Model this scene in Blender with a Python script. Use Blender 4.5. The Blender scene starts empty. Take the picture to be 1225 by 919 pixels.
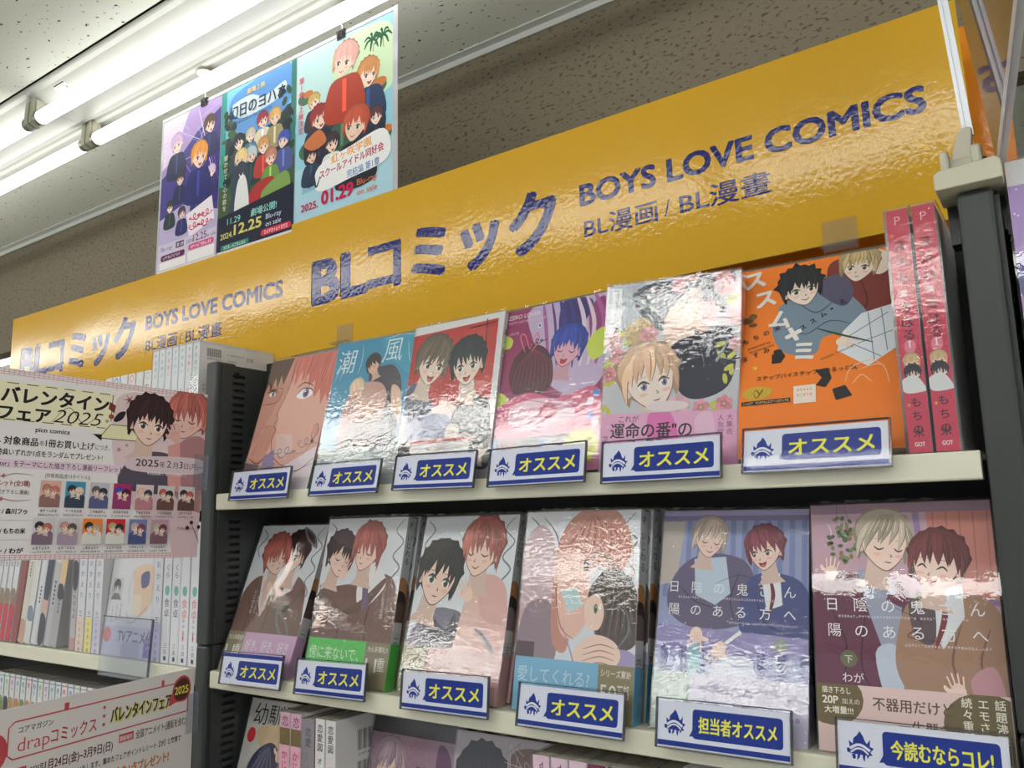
import bpy, math, random
from mathutils import Vector, Matrix
from mathutils.geometry import tessellate_polygon
PI = math.pi
S = bpy.context.scene
COL = S.collection

# ---------------------------------------------------------------- camera
cam = bpy.data.cameras.new('camera'); cam_o = bpy.data.objects.new('camera', cam); COL.objects.link(cam_o)
cam.sensor_width = 36.0; cam.lens = 983.73 / 1225 * 36.0; cam.clip_start = 0.01
RX = (0.821463332, -0.110608943, -0.559431547)
RY = (0.569839463, 0.121486736, 0.812726251)
RZ = (-0.021931279, -0.986410987, 0.162826240)
cam_o.matrix_world = Matrix(((RX[0], -RX[1], -RX[2], 0.91797657), (RY[0], -RY[1], -RY[2], -0.65782373),
                             (RZ[0], -RZ[1], -RZ[2], -0.04100336), (0, 0, 0, 1)))
S.camera = cam_o
# ---------------------------------------------------------------- world, exposure
w = bpy.data.worlds.new('world'); S.world = w; w.use_nodes = True
w.node_tree.nodes['Background'].inputs[0].default_value = (0.9, 0.95, 1.0, 1)
w.node_tree.nodes['Background'].inputs[1].default_value = 1.0
S.view_settings.view_transform = 'Standard'; S.view_settings.look = 'None'
S.view_settings.gamma = 1; S.view_settings.use_curve_mapping = False
S.view_settings.exposure = -0.85
TUBE_EMIT = 32.0
S.cycles.max_bounces = 8; S.cycles.transparent_max_bounces = 16
S.cycles.caustics_reflective = False; S.cycles.caustics_refractive = False

# ---------------------------------------------------------------- colours and materials
def lin(c):
    return tuple((v / 255 / 12.92) if v / 255 <= 0.04045 else ((v / 255 + 0.055) / 1.055) ** 2.4 for v in c)
def new_mat(name):
    m = bpy.data.materials.new(name); m.use_nodes = True
    nt = m.node_tree; b = nt.nodes['Principled BSDF']
    return m, nt, b
def nd(nt, t, **kw):
    n = nt.nodes.new(t)
    for k, v in kw.items(): setattr(n, k, v)
    return n
def noise_bump(nt, b, scale, strength, dist, stretch=(1, 1, 1), detail=2, extra=None):
    g = nd(nt, 'ShaderNodeNewGeometry'); mp = nd(nt, 'ShaderNodeMapping'); mp.inputs['Scale'].default_value = stretch
    nt.links.new(g.outputs['Position'], mp.inputs['Vector'])
    n = nd(nt, 'ShaderNodeTexNoise'); n.inputs['Scale'].default_value = scale; n.inputs['Detail'].default_value = detail
    nt.links.new(mp.outputs[0], n.inputs['Vector'])
    bp = nd(nt, 'ShaderNodeBump'); bp.inputs['Strength'].default_value = strength; bp.inputs['Distance'].default_value = dist
    nt.links.new(n.outputs['Fac'], bp.inputs['Height'])
    if extra:
        n2 = nd(nt, 'ShaderNodeTexNoise'); n2.inputs['Scale'].default_value = extra[0]; n2.inputs['Detail'].default_value = 1
        nt.links.new(g.outputs['Position'], n2.inputs['Vector'])
        b2 = nd(nt, 'ShaderNodeBump'); b2.inputs['Strength'].default_value = extra[1]; b2.inputs['Distance'].default_value = extra[2]
        nt.links.new(n2.outputs['Fac'], b2.inputs['Height']); nt.links.new(bp.outputs[0], b2.inputs['Normal']); bp = b2
    nt.links.new(bp.outputs[0], b.inputs['Normal'])
def mat(name, col, rough=0.5, metal=0.0, bump=None, var=0.0, spec=0.5):
    m, nt, b = new_mat(name); c = lin(col)
    b.inputs['Base Color'].default_value = (*c, 1); b.inputs['Roughness'].default_value = rough
    b.inputs['Metallic'].default_value = metal; b.inputs['Specular IOR Level'].default_value = spec
    if var:
        n = nd(nt, 'ShaderNodeTexNoise'); n.inputs['Scale'].default_value = 14; n.inputs['Detail'].default_value = 5
        r = nd(nt, 'ShaderNodeMix', data_type='RGBA'); nt.links.new(n.outputs['Fac'], r.inputs[0])
        r.inputs[6].default_value = (*[v * (1 - var) for v in c], 1); r.inputs[7].default_value = (*[min(1, v * (1 + var)) for v in c], 1)
        g = nd(nt, 'ShaderNodeNewGeometry'); nt.links.new(g.outputs['Position'], n.inputs['Vector'])
        nt.links.new(r.outputs[2], b.inputs['Base Color'])
    if bump: noise_bump(nt, b, *bump)
    return m
def print_mat(name, rough=0.35, bump=None, extra=None, coat=0.0, spec=0.5):
    m, nt, b = new_mat(name)
    a = nd(nt, 'ShaderNodeAttribute'); a.attribute_name = 'Ink'; nt.links.new(a.outputs['Color'], b.inputs['Base Color'])
    b.inputs['Roughness'].default_value = rough; b.inputs['Coat Weight'].default_value = coat
    b.inputs['Coat Roughness'].default_value = 0.12; b.inputs['Specular IOR Level'].default_value = spec
    if bump: noise_bump(nt, b, *bump, extra=extra)
    return m
def clear_mat(name, tint=(1, 1, 1), rough=0.03, ior=1.45, bump=None, extra=None, haze=0.0, gain=1.0):
    m = bpy.data.materials.new(name); m.use_nodes = True; nt = m.node_tree; nt.nodes.clear()
    out = nd(nt, 'ShaderNodeOutputMaterial'); tr = nd(nt, 'ShaderNodeBsdfTransparent'); tr.inputs[0].default_value = (*tint, 1)
    gl = nd(nt, 'ShaderNodeBsdfGlossy'); gl.inputs['Roughness'].default_value = rough
    fr = nd(nt, 'ShaderNodeFresnel'); gb = nd(nt, 'ShaderNodeNewGeometry'); im = nd(nt, 'ShaderNodeMix')
    im.inputs[2].default_value = ior; im.inputs[3].default_value = 1 / ior
    nt.links.new(gb.outputs['Backfacing'], im.inputs[0]); nt.links.new(im.outputs[0], fr.inputs['IOR'])
    mx = nd(nt, 'ShaderNodeMixShader')
    src = fr.outputs[0]
    if gain != 1.0:
        mm = nd(nt, 'ShaderNodeMath', operation='MULTIPLY', use_clamp=True); mm.inputs[1].default_value = gain
        nt.links.new(src, mm.inputs[0]); src = mm.outputs[0]
    nt.links.new(src, mx.inputs[0]); nt.links.new(tr.outputs[0], mx.inputs[1]); nt.links.new(gl.outputs[0], mx.inputs[2])
    last = mx.outputs[0]
    if haze:
        df = nd(nt, 'ShaderNodeBsdfDiffuse'); df.inputs[0].default_value = (.85, .86, .9, 1)
        m2 = nd(nt, 'ShaderNodeMixShader'); m2.inputs[0].default_value = haze
        nt.links.new(last, m2.inputs[1]); nt.links.new(df.outputs[0], m2.inputs[2]); last = m2.outputs[0]
    nt.links.new(last, out.inputs[0])
    if bump:
        class B: pass
        noise_bump(nt, gl, *bump, extra=extra)
        nt.links.new(gl.inputs['Normal'].links[0].from_socket, fr.inputs['Normal'])
    return m
def fissure_mat(name, base, dark, scale, thr, stretch, soft=0.02, grain=0.10):
    m, nt, b = new_mat(name)
    g = nd(nt, 'ShaderNodeNewGeometry'); mp = nd(nt, 'ShaderNodeMapping'); mp.inputs['Scale'].default_value = stretch
    nt.links.new(g.outputs['Position'], mp.inputs['Vector'])
    n = nd(nt, 'ShaderNodeTexNoise'); n.inputs['Scale'].default_value = scale; n.inputs['Detail'].default_value = 3; n.inputs['Roughness'].default_value = .55
    nt.links.new(mp.outputs[0], n.inputs['Vector'])
    r = nd(nt, 'ShaderNodeValToRGB'); r.color_ramp.elements[0].position = thr; r.color_ramp.elements[1].position = thr + soft
    r.color_ramp.elements[0].color = (0, 0, 0, 1); r.color_ramp.elements[1].color = (1, 1, 1, 1)
    nt.links.new(n.outputs['Fac'], r.inputs[0])
    n2 = nd(nt, 'ShaderNodeTexNoise'); n2.inputs['Scale'].default_value = 500; n2.inputs['Detail'].default_value = 2
    nt.links.new(g.outputs['Position'], n2.inputs['Vector'])
    mxa = nd(nt, 'ShaderNodeMix', data_type='RGBA'); c = lin(base)
    mxa.inputs[6].default_value = (*[v * (1 - grain) for v in c], 1); mxa.inputs[7].default_value = (*[v * (1 + grain) for v in c], 1)
    nt.links.new(n2.outputs['Fac'], mxa.inputs[0])
    mx = nd(nt, 'ShaderNodeMix', data_type='RGBA'); nt.links.new(r.outputs[0], mx.inputs[0])
    nt.links.new(mxa.outputs[2], mx.inputs[6]); mx.inputs[7].default_value = (*lin(dark), 1)
    nt.links.new(mx.outputs[2], b.inputs['Base Color']); b.inputs['Roughness'].default_value = .9
    inv = nd(nt, 'ShaderNodeMath', operation='SUBTRACT'); inv.inputs[0].default_value = 1; nt.links.new(r.outputs[0], inv.inputs[1])
    bp = nd(nt, 'ShaderNodeBump'); bp.inputs['Strength'].default_value = .6; bp.inputs['Distance'].default_value = .002
    nt.links.new(inv.outputs[0], bp.inputs['Height']); nt.links.new(bp.outputs[0], b.inputs['Normal'])
    return m
def emit_mat(name, col, e):
    m = bpy.data.materials.new(name); m.use_nodes = True; nt = m.node_tree; nt.nodes.clear()
    o = nd(nt, 'ShaderNodeOutputMaterial'); em = nd(nt, 'ShaderNodeEmission'); em.inputs[0].default_value = (*col, 1); em.inputs[1].default_value = e
    nt.links.new(em.outputs[0], o.inputs[0]); return m

M = {}
M['tile'] = fissure_mat('ceiling_tile', (226, 229, 219), (70, 66, 58), 100, .655, (.55, 1, 1))
M['taupe'] = fissure_mat('taupe_board', (112, 104, 86), (72, 66, 54), 170, .585, (.45, 1, 1), soft=.05)
M['joint'] = mat('joint_dark', (60, 60, 56), .9)
M['trim'] = mat('trim_metal', (205, 208, 204), .45)
M['enamel'] = mat('fixture_enamel', (182, 184, 178), .35, var=.05)
M['socket'] = mat('lamp_socket', (172, 170, 152), .45)
M['tube'] = emit_mat('tube_glow', (1.0, .985, .94), TUBE_EMIT)
M['tube_dim'] = emit_mat('tube_glow_dim', (1.0, .985, .94), 10.0)  # same tubes, output turned down in the visible row to keep the ceiling darker
M['endcap'] = mat('tube_cap', (150, 150, 140), .35, .8)
M['rack'] = mat('rack_charcoal', (50, 54, 54), .48, var=.12, bump=(900, .12, .0004))
M['rackdark'] = mat('rack_inner', (34, 35, 34), .6)
M['shelf'] = mat('shelf_cream', (216, 214, 196), .42, var=.03, bump=(700, .05, .0003))
M['screw'] = mat('screw_black', (28, 28, 28), .35, .6)
M['floor'] = mat('floor_vinyl', (190, 186, 174), .3, var=.05)
M['roomwall'] = mat('room_wall', (196, 192, 182), .8, var=.03)
M['cream'] = mat('clamp_cream', (196, 192, 170), .38, var=.04)
M['alu'] = mat('rod_aluminium', (186, 190, 196), .42, .9)
M['black'] = mat('clip_black', (18, 18, 20), .3)
M['wire'] = mat('hook_white', (222, 222, 216), .3)
M['pages'] = mat('page_block', (226, 220, 204), .85, bump=(60, .5, .0006, (1, 14, 14)))
M['print'] = print_mat('printed_cover', .38, bump=(35, .08, .002), spec=.22)
M['printmatte'] = print_mat('printed_card', .5, bump=(12, .06, .002), spec=.25)
M['sign'] = print_mat('sign_laminate', .06, bump=(190, .12, .0013), extra=(7, .16, .006), coat=.0, spec=.24)
M['film'] = clear_mat('shrink_film', (.975, .98, .985), .03, 1.5, bump=(130, .13, .0014, (1, 1, 1.6), 8), extra=(20, .13, .004), gain=2.4)
M['film2'] = clear_mat('smooth_film', (.98, .98, .985), .03, 1.45, bump=(60, .09, .0012, (1, 1, 1), 4), extra=(14, .12, .003), gain=1.5)
M['sleeve'] = clear_mat('clear_sleeve', (.97, .975, .985), .04, 1.22, bump=(20, .1, .001))
M['sleeveedge'] = clear_mat('sleeve_edge', (.35, .36, .42), .1, 1.5, haze=.06)
M['acrylic'] = clear_mat('clear_acrylic', (.9, .92, .95), .03, 1.49, bump=(18, .15, .001), haze=.05)
M['tape'] = clear_mat('clear_tape', (.93, .93, .9), .06, 1.5, bump=(60, .4, .001), haze=.04, gain=1.2)
M['violetfilm'] = clear_mat('violet_film', (.42, .36, .46), .05, 1.49, haze=.05)
M['laminate'] = clear_mat('laminate_edge', (.9, .94, .97), .06, 1.5, haze=.45)

# ---------------------------------------------------------------- object helpers
def tag(o, label=None, cat=None, group=None, kind=None):
    if label: o['label'] = label
    if cat: o['category'] = cat
    if group: o['group'] = group
    if kind: o['kind'] = kind
    return o
def empty(name, m=None):
    o = bpy.data.objects.new(name, None); COL.objects.link(o); o.empty_display_size = .02
    if m is not None: o.matrix_world = m
    return o
class MB:
    """mesh builder: boxes, prisms, tubes, printed layers, one colour per face"""
    def __init__(s): s.v = []; s.f = []; s.c = []
    def face(s, pts, col=(1, 1, 1)):
        n = len(s.v); s.v += [tuple(p) for p in pts]; s.f.append(tuple(range(n, n + len(pts)))); s.c.append(col)
    def box(s, lo, hi, col=(255, 255, 255), m=None, raw=False):
        c = lin(col) if not raw else col
        P = [Vector((x, y, z)) for x in (lo[0], hi[0]) for y in (lo[1], hi[1]) for z in (lo[2], hi[2])]
        if m is not None: P = [m @ p for p in P]
        n = len(s.v); s.v += [tuple(p) for p in P]
        for q in ((0, 1, 3, 2), (4, 6, 7, 5), (0, 4, 5, 1), (2, 3, 7, 6), (0, 2, 6, 4), (1, 5, 7, 3)):
            s.f.append(tuple(n + i for i in q)); s.c.append(c)
        return s
    def prism(s, prof, a, b, axis=0, col=(255, 255, 255), m=None):
        """closed profile swept along an axis: axis 0 -> profile (y,z); 1 -> (x,z); 2 -> (x,y)"""
        c = lin(col); k = len(prof); n = len(s.v)
        for t in (a, b):
            for (p, q) in prof:
                P = Vector((t, p, q) if axis == 0 else (p, t, q) if axis == 1 else (p, q, t))
                if m is not None: P = m @ P
                s.v.append(tuple(P))
        area = sum(prof[i][0] * prof[(i + 1) % k][1] - prof[(i + 1) % k][0] * prof[i][1] for i in range(k))
        flip = (area > 0) == (axis != 1)
        for i in range(k):
            j = (i + 1) % k
            s.f.append((n + i, n + j, n + k + j, n + k + i) if flip else (n + i, n + k + i, n + k + j, n + j)); s.c.append(c)
        e0 = tuple(n + i for i in range(k)); e1 = tuple(n + k + i for i in range(k))
        s.f.append(e0[::-1] if flip else e0); s.f.append(e1 if flip else e1[::-1]); s.c += [c, c]
        return s
    def tube(s, pts, r, seg=10, col=(255, 255, 255), caps=True):
        c = lin(col); pts = [Vector(p) for p in pts]; n0 = len(s.v); up = Vector((0.1, 0.2, 1)).normalized()
        for i, p in enumerate(pts):
            d = (pts[min(i + 1, len(pts) - 1)] - pts[max(i - 1, 0)]).normalized()
            a = d.cross(up)
            if a.length < .01: a = d.cross(Vector((1, 0, 0)))
            a.normalize(); b = d.cross(a); rr = r[i] if isinstance(r, (list, tuple)) else r
            for k in range(seg):
                t = 2 * PI * k / seg; s.v.append(tuple(p + (a * math.cos(t) + b * math.sin(t)) * rr))
        for i in range(len(pts) - 1):
            for k in range(seg):
                a = n0 + i * seg + k; b = n0 + i * seg + (k + 1) % seg
                s.f.append((a, b, b + seg, a + seg)); s.c.append(c)
        if caps:
            s.f.append(tuple(range(n0 + seg - 1, n0 - 1, -1))); e = n0 + (len(pts) - 1) * seg
            s.f.append(tuple(range(e, e + seg))); s.c += [c, c]
        return s
    def art(s, A, m, dz=3.5e-6, lift=0.0):
        """print the art A: local u right, v up, n out of the surface through matrix m"""
        sc = A.w / 100.0
        for (k, tris, col) in A.layers:
            for t in tris:
                P = [m @ Vector((x * sc, (A.H - y) * sc, lift + k * dz)) for x, y in t]
                n = len(s.v); s.v += [tuple(p) for p in P]; s.f.append(tuple(range(n, n + len(P)))); s.c.append(col)
        return s
    def build(s, name, material, parent=None, m=None, smooth=False, bevel=0):
        me = bpy.data.meshes.new(name); me.from_pydata(s.v, [], s.f); me.materials.append(material)
        a = me.color_attributes.new('Ink', 'FLOAT_COLOR', 'CORNER'); buf = []
        for f, c in zip(s.f, s.c): buf += [c[0], c[1], c[2], 1.0] * len(f)
        a.data.foreach_set('color', buf)
        if smooth: me.polygons.foreach_set('use_smooth', [True] * len(me.polygons))
        me.update(); o = bpy.data.objects.new(name, me); COL.objects.link(o)
        if parent is not None: o.parent = parent
        if m is not None: o.matrix_local = m
        if bevel:
            b = o.modifiers.new('edge', 'BEVEL'); b.width = bevel; b.segments = 2; b.limit_method = 'ANGLE'
        return o
# local frames for printing: front (-Y), right side (+X)
FRONT = Matrix(((1, 0, 0, 0), (0, 0, -1, 0), (0, 1, 0, 0), (0, 0, 0, 1)))
def side_frame(x, y0=0, z0=0):            # u runs back (+Y), v up, n = +X
    return Matrix(((0, 0, 1, x), (1, 0, 0, y0), (0, 1, 0, z0), (0, 0, 0, 1)))
def front_frame(x=0, y=0, z=0):
    return Matrix.Translation((x, y, z)) @ FRONT

# ---------------------------------------------------------------- lettering
_tc = bpy.data.curves.new('lettering', 'FONT'); _to = bpy.data.objects.new('lettering', _tc); COL.objects.link(_to)
_tc.resolution_u = 3; _cache = {}
def glyphs(txt, bold):
    k = (txt, bold)
    if k not in _cache:
        _tc.body = txt; _tc.offset = bold; bpy.context.view_layer.update()
        me = _to.to_mesh(); me.calc_loop_triangles()
        V = [(v.co.x, -v.co.y) for v in me.vertices]; T = [tuple(V[i] for i in t.vertices) for t in me.loop_triangles]
        xs = [v[0] for v in V] or [0, 1]; _cache[k] = (T, min(xs), max(xs)); _to.to_mesh_clear()
    return _cache[k]

class Art:
    """flat print: canvas is 100 units wide, H high, y runs down"""
    def __init__(s, w, h, bg=None):
        s.w = w; s.H = h / w * 100; s.layers = []; s.k = 1; s.clip = (0, 0, 100, s.H)
        if bg: s.rect(0, 0, 100, s.H, bg)
    def _clip(s, t):
        x0, y0, x1, y1 = s.clip
        if all(x0 <= p[0] <= x1 and y0 <= p[1] <= y1 for p in t): return t
        for ax, lim, sg in ((0, x0, 1), (0, x1, -1), (1, y0, 1), (1, y1, -1)):
            o = []
            for i in range(len(t)):
                a, b = t[i - 1], t[i]; da, db = (a[ax] - lim) * sg, (b[ax] - lim) * sg
                if (da >= 0) != (db >= 0):
                    q = da / (da - db); o.append((a[0] + (b[0] - a[0]) * q, a[1] + (b[1] - a[1]) * q))
                if db >= 0: o.append(b)
            t = o
            if len(t) < 3: return None
        return t
    def crop(s, y1):
        old = s.clip; s.clip = (0, 0, 100, y1); L = []
        for k, tris, c in s.layers:
            o = [q for q in (s._clip(list(t)) for t in tris) if q]
            if o: L.append((k, o, c))
        s.layers = L; s.clip = old; return s
    def add(s, tris, col, keep=False):
        out = []
        for t in tris:
            a = (t[1][0] - t[0][0]) * (t[2][1] - t[0][1]) - (t[1][1] - t[0][1]) * (t[2][0] - t[0][0])
            if abs(a) < 1e-9: continue
            if a > 0: t = tuple(reversed(t))
            c = s._clip(list(t))
            if c: out.append(c)
        if out:
            if not keep: s.k += 1
            s.layers.append((s.k, out, lin(col)))
    def poly(s, pts, col, keep=False):
        idx = tessellate_polygon([[Vector((p[0], p[1], 0)) for p in pts]])
        s.add([tuple(tuple(pts[i]) for i in t) for t in idx], col, keep)
    def rect(s, x0, y0, x1, y1, col, keep=False): s.poly([(x0, y0), (x1, y0), (x1, y1), (x0, y1)], col, keep)
    def rrect(s, x0, y0, x1, y1, r, col):
        P = []
        for cx, cy, a in ((x1 - r, y0 + r, -90), (x1 - r, y1 - r, 0), (x0 + r, y1 - r, 90), (x0 + r, y0 + r, 180)):
            for i in range(5): t = math.radians(a + i * 22.5); P.append((cx + r * math.cos(t), cy + r * math.sin(t)))
        s.poly(P, col)
    @staticmethod
    def spline(pts, n=5, closed=True):
        out = []; k = len(pts)
        rng = range(k) if closed else range(k - 1)
        for i in rng:
            if closed: p0, p1, p2, p3 = pts[i - 1], pts[i], pts[(i + 1) % k], pts[(i + 2) % k]
            else: p0, p1, p2, p3 = pts[max(i - 1, 0)], pts[i], pts[i + 1], pts[min(i + 2, k - 1)]
            for j in range(n):
                t = j / n
                out.append(tuple(.5 * (2 * p1[a] + (p2[a] - p0[a]) * t + (2 * p0[a] - 5 * p1[a] + 4 * p2[a] - p3[a]) * t * t + (3 * p1[a] - p0[a] - 3 * p2[a] + p3[a]) * t ** 3) for a in (0, 1)))
        if not closed: out.append(tuple(pts[-1]))
        return out
    def blob(s, pts, col, n=5, keep=False): s.poly(s.spline(pts, n), col, keep)
    def ell(s, cx, cy, rx, ry, col, ang=0, n=20, keep=False):
        a = math.radians(ang); ca, sa = math.cos(a), math.sin(a)
        s.poly([(cx + rx * math.cos(t) * ca - ry * math.sin(t) * sa, cy + rx * math.cos(t) * sa + ry * math.sin(t) * ca) for t in (2 * PI * i / n for i in range(n))], col, keep)
    def line(s, pts, w, col, taper=True, smooth=True, keep=False):
        P = s.spline(pts, 5, False) if smooth and len(pts) > 2 else [tuple(p) for p in pts]
        n = len(P); L = []; R = []
        for i, p in enumerate(P):
            a = P[max(i - 1, 0)]; b = P[min(i + 1, n - 1)]; dx, dy = b[0] - a[0], b[1] - a[1]; l = math.hypot(dx, dy) or 1
            q = w / 2 * (math.sin(PI * (0.12 + .76 * i / (n - 1))) if taper else 1)
            L.append((p[0] - dy / l * q, p[1] + dx / l * q)); R.append((p[0] + dy / l * q, p[1] - dx / l * q))
        T = []
        for i in range(n - 1): T += [(L[i], L[i + 1], R[i + 1]), (L[i], R[i + 1], R[i])]
        s.add(T, col, keep)
    def star(s, cx, cy, r0, r1, n, col, rot=0, keep=False):
        s.poly([(cx + (r0 if i % 2 == 0 else r1) * math.cos(rot + PI * i / n), cy + (r0 if i % 2 == 0 else r1) * math.sin(rot + PI * i / n)) for i in range(2 * n)], col, keep)
    def text(s, txt, x, y, size, col, bold=0.0, sx=1.0, ang=0, width=None, keep=False, skew=0, fat=0):
        """baseline-left at x,y; width (if set) fixes the printed width"""
        if bold >= .02 and not fat: fat = bold * .8; bold = 0
        T, a, b = glyphs(txt, bold)
        if width is not None: sx = width / ((b - a) * size)
        r = math.radians(ang); ca, sa = math.cos(r), math.sin(r)
        def f(p):
            u, v = (p[0] - a) * size * sx - skew * p[1] * size, p[1] * size
            return (x + u * ca - v * sa, y + u * sa + v * ca)
        tr = [tuple(f(p) for p in t) for t in T]
        if fat:
            q = fat * size
            for ox, oy in ((-1, 0), (1, 0), (-.7, -.7), (.7, -.7), (-.7, .7), (.7, .7)): s.add([tuple((px + ox * q, py + oy * q) for px, py in t) for t in tr], col, True); s.k += .3
        s.add(tr, col, keep)
    def vtext(s, txt, x, y, size, col, bold=0.0, pitch=1.05, sx=1.0):
        for i, ch in enumerate(txt):
            if ch == ' ': continue
            T, a, b = glyphs(ch, bold); cw = (b - a) * size * sx
            s.text(ch, x - cw / 2, y + (i * pitch + .85) * size, size, col, bold, sx, keep=i > 0)
    def scrawl(s, x, y, w, h, col, seed=1, lw=.6):
        """loose looping pen lettering"""
        rd = random.Random(seed); P = []; n = max(10, int(w / h * 9)); f = w / h * 1.15
        for i in range(n + 1):
            t = i / n; a = 2 * PI * f * t; P.append((x + w * t + h * .42 * math.sin(a), y + h * .5 * math.cos(a) * (.55 + .45 * math.sin(a * .37 + seed))))
        s.line(P, lw, col)
    def fine(s, x, y, w, n, size, col, seed=0, keep=False):
        """a row of tiny unreadable print"""
        rd = random.Random(seed + int(x * 7 + y * 13)); X = x; T = []
        for i in range(n):
            cw = w / n
            for (u0, v0, u1, v1) in ((.1, .1, .8, .25), (.1, .75, .85, .9), (.4, .1, .55, .9), (.1, .4, .8, .52)):
                if rd.random() < .28: continue
                a, b, c, d = X + u0 * cw, y + v0 * size, X + u1 * cw, y + v1 * size
                T += [((a, b), (c, b), (c, d)), ((a, b), (c, d), (a, d))]
            X += cw
        s.add(T, col, keep)

def shade(c, k): return tuple(max(0, min(255, int(v * k))) for v in c)
def head(A, x, y, r, ang=0, hair=(60, 45, 40), skin=(246, 214, 196), d=0.0, eyes='open', eyec=(90, 80, 80), mouth='line', seed=3,
         bangs=5, fringe=.0, line=(96, 60, 56), neck=True, glasses=False, blush=True, hl=1.35, detail=2, messy=.16):
    rd = random.Random(seed); a = math.radians(ang); ca, sa = math.cos(a), math.sin(a)
    def T(p): return (x + (p[0] * ca - p[1] * sa) * r, y + (p[0] * sa + p[1] * ca) * r)
    def TT(P): return [T(p) for p in P]
    # back hair
    B = []
    for i in range(19):
        t = PI * (0.96 + 1.08 * i / 18); q = 1.12 + (messy * rd.uniform(.2, .8) if i % 2 else 0)
        B.append((-.08 * d + q * math.cos(t), -.28 + q * math.sin(t) * 1.02))
    B += [(1.06, .12), (.98, .5), (.84, .78), (.76, .5), (.6, .62), (.4, .2), (-.4, .2), (-.6, .64), (-.76, .5), (-.86, .8), (-1.0, .5), (-1.06, .12)]
    A.poly(TT(B), shade(hair, .78))
    if neck: A.poly(TT([(-.42 - .1 * d, .5), (.36 - .1 * d, .5), (.42 - .15 * d, 1.5), (.7 - .2 * d, 1.85), (-.8 - .2 * d, 1.85), (-.48 - .15 * d, 1.5)]), shade(skin, .9))
    sd = 1 if d <= 0 else -1
    A.ell(*T((.84 * sd, .22)), .17 * r, .24 * r, shade(skin, .93), ang)
    F = [(-.8, -.5), (-.84, .05), (-.7 + .06 * d, .48), (-.36 + .14 * d, .9), (.0 + .24 * d, 1.1), (.36 + .16 * d, .9), (.7 + .06 * d, .48), (.84, .05), (.8, -.5), (0, -.9)]
    A.blob(TT(F), skin)
    if detail > 1:
        A.line(TT([(-.84, .05), (-.7 + .06 * d, .48), (-.36 + .14 * d, .9), (.0 + .24 * d, 1.1), (.36 + .16 * d, .9), (.7 + .06 * d, .48), (.84, .05)]), .035 * r, line)
    ey = .2; ex = .3 * d
    for q in (-1, 1):
        cx = ex + q * (.38 - .05 * abs(d) * (1 if q * d > 0 else 0)); wd = .2 * (1 - .3 * max(0, q * d))
        if eyes == 'open':
            A.ell(*T((cx, ey)), wd * r, .15 * r, (250, 248, 246), ang, 12, keep=q > 0)
            A.ell(*T((cx + .03 * d, ey)), wd * .62 * r, .145 * r, eyec, ang, 12)
            A.ell(*T((cx + .03 * d, ey + .01)), wd * .3 * r, .09 * r, shade(eyec, .4), ang, 8)
            A.line(TT([(cx - wd * 1.1, ey - .06), (cx, ey - .18), (cx + wd * 1.15, ey - .05)]), .075 * r, shade(line, .55))
            if detail > 1:
                A.ell(*T((cx - .05, ey - .06)), .035 * r, .035 * r, (255, 255, 255), 0, 6)
        elif eyes == 'closed':
            A.line(TT([(cx - wd, ey - .02), (cx, ey + .09), (cx + wd, ey - .0)]), .06 * r, shade(line, .6), keep=q > 0)
        elif eyes == 'happy':
            A.line(TT([(cx - wd, ey + .07), (cx, ey - .07), (cx + wd, ey + .07)]), .07 * r, shade(line, .6), keep=q > 0)
        A.line(TT([(cx - wd, ey - .32), (cx + wd, ey - .34)]), .045 * r, shade(hair, .8))
        if blush: A.ell(*T((cx + .05 * q, .48)), .15 * r, .07 * r, tuple(int(u * .75 + v * .25) for u, v in zip(skin, (240, 120, 110))), ang, 10)
    if glasses:
        for q in (-1, 1):
            cx = ex + q * .38; A.line(TT([(cx - .3, ey - .2), (cx + .3, ey - .2), (cx + .27, ey + .24), (cx - .27, ey + .24), (cx - .3, ey - .2)]), .05 * r, (40, 38, 44), taper=False, smooth=False)
    if detail > 1: A.line(TT([(ex * 1.25, .42), (ex * 1.25 + .07 * (1 if d >= 0 else -1), .52), (ex * 1.2, .54)]), .035 * r, line)
    if mouth == 'line': A.line(TT([(ex - .12, .75), (ex + .02, .77), (ex + .14, .74)]), .045 * r, line)
    elif mouth == 'open':
        A.blob(TT([(ex - .2, .66), (ex + .02, .7), (ex + .24, .64), (ex + .12, .9), (ex - .08, .9)]), (150, 48, 52)); A.ell(*T((ex + .02, .84)), .1 * r, .05 * r, (222, 120, 120), ang, 8)
    elif mouth == 'smile': A.line(TT([(ex - .18, .7), (ex + .02, .8), (ex + .22, .68)]), .05 * r, line)
    # front hair: a cap and overlapping locks
    part = .18 * d
    cap = [(-1.0, -.1), (-1.1, -.55), (-.86, -1.02), (-.4, -1.3), (.1, -1.36), (.6, -1.2), (.98, -.82), (1.1, -.4), (1.0, -.05), (.8, -.5), (.4, -.72), (0, -.78), (-.4, -.72), (-.8, -.5)]
    A.poly(TT(Art.spline(cap, 3)), shade(hair, .97))
    k = bangs + 4; order = sorted(range(k), key=lambda i: -abs(i - (k - 1) / 2 + rd.uniform(-.6, .6)))
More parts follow.
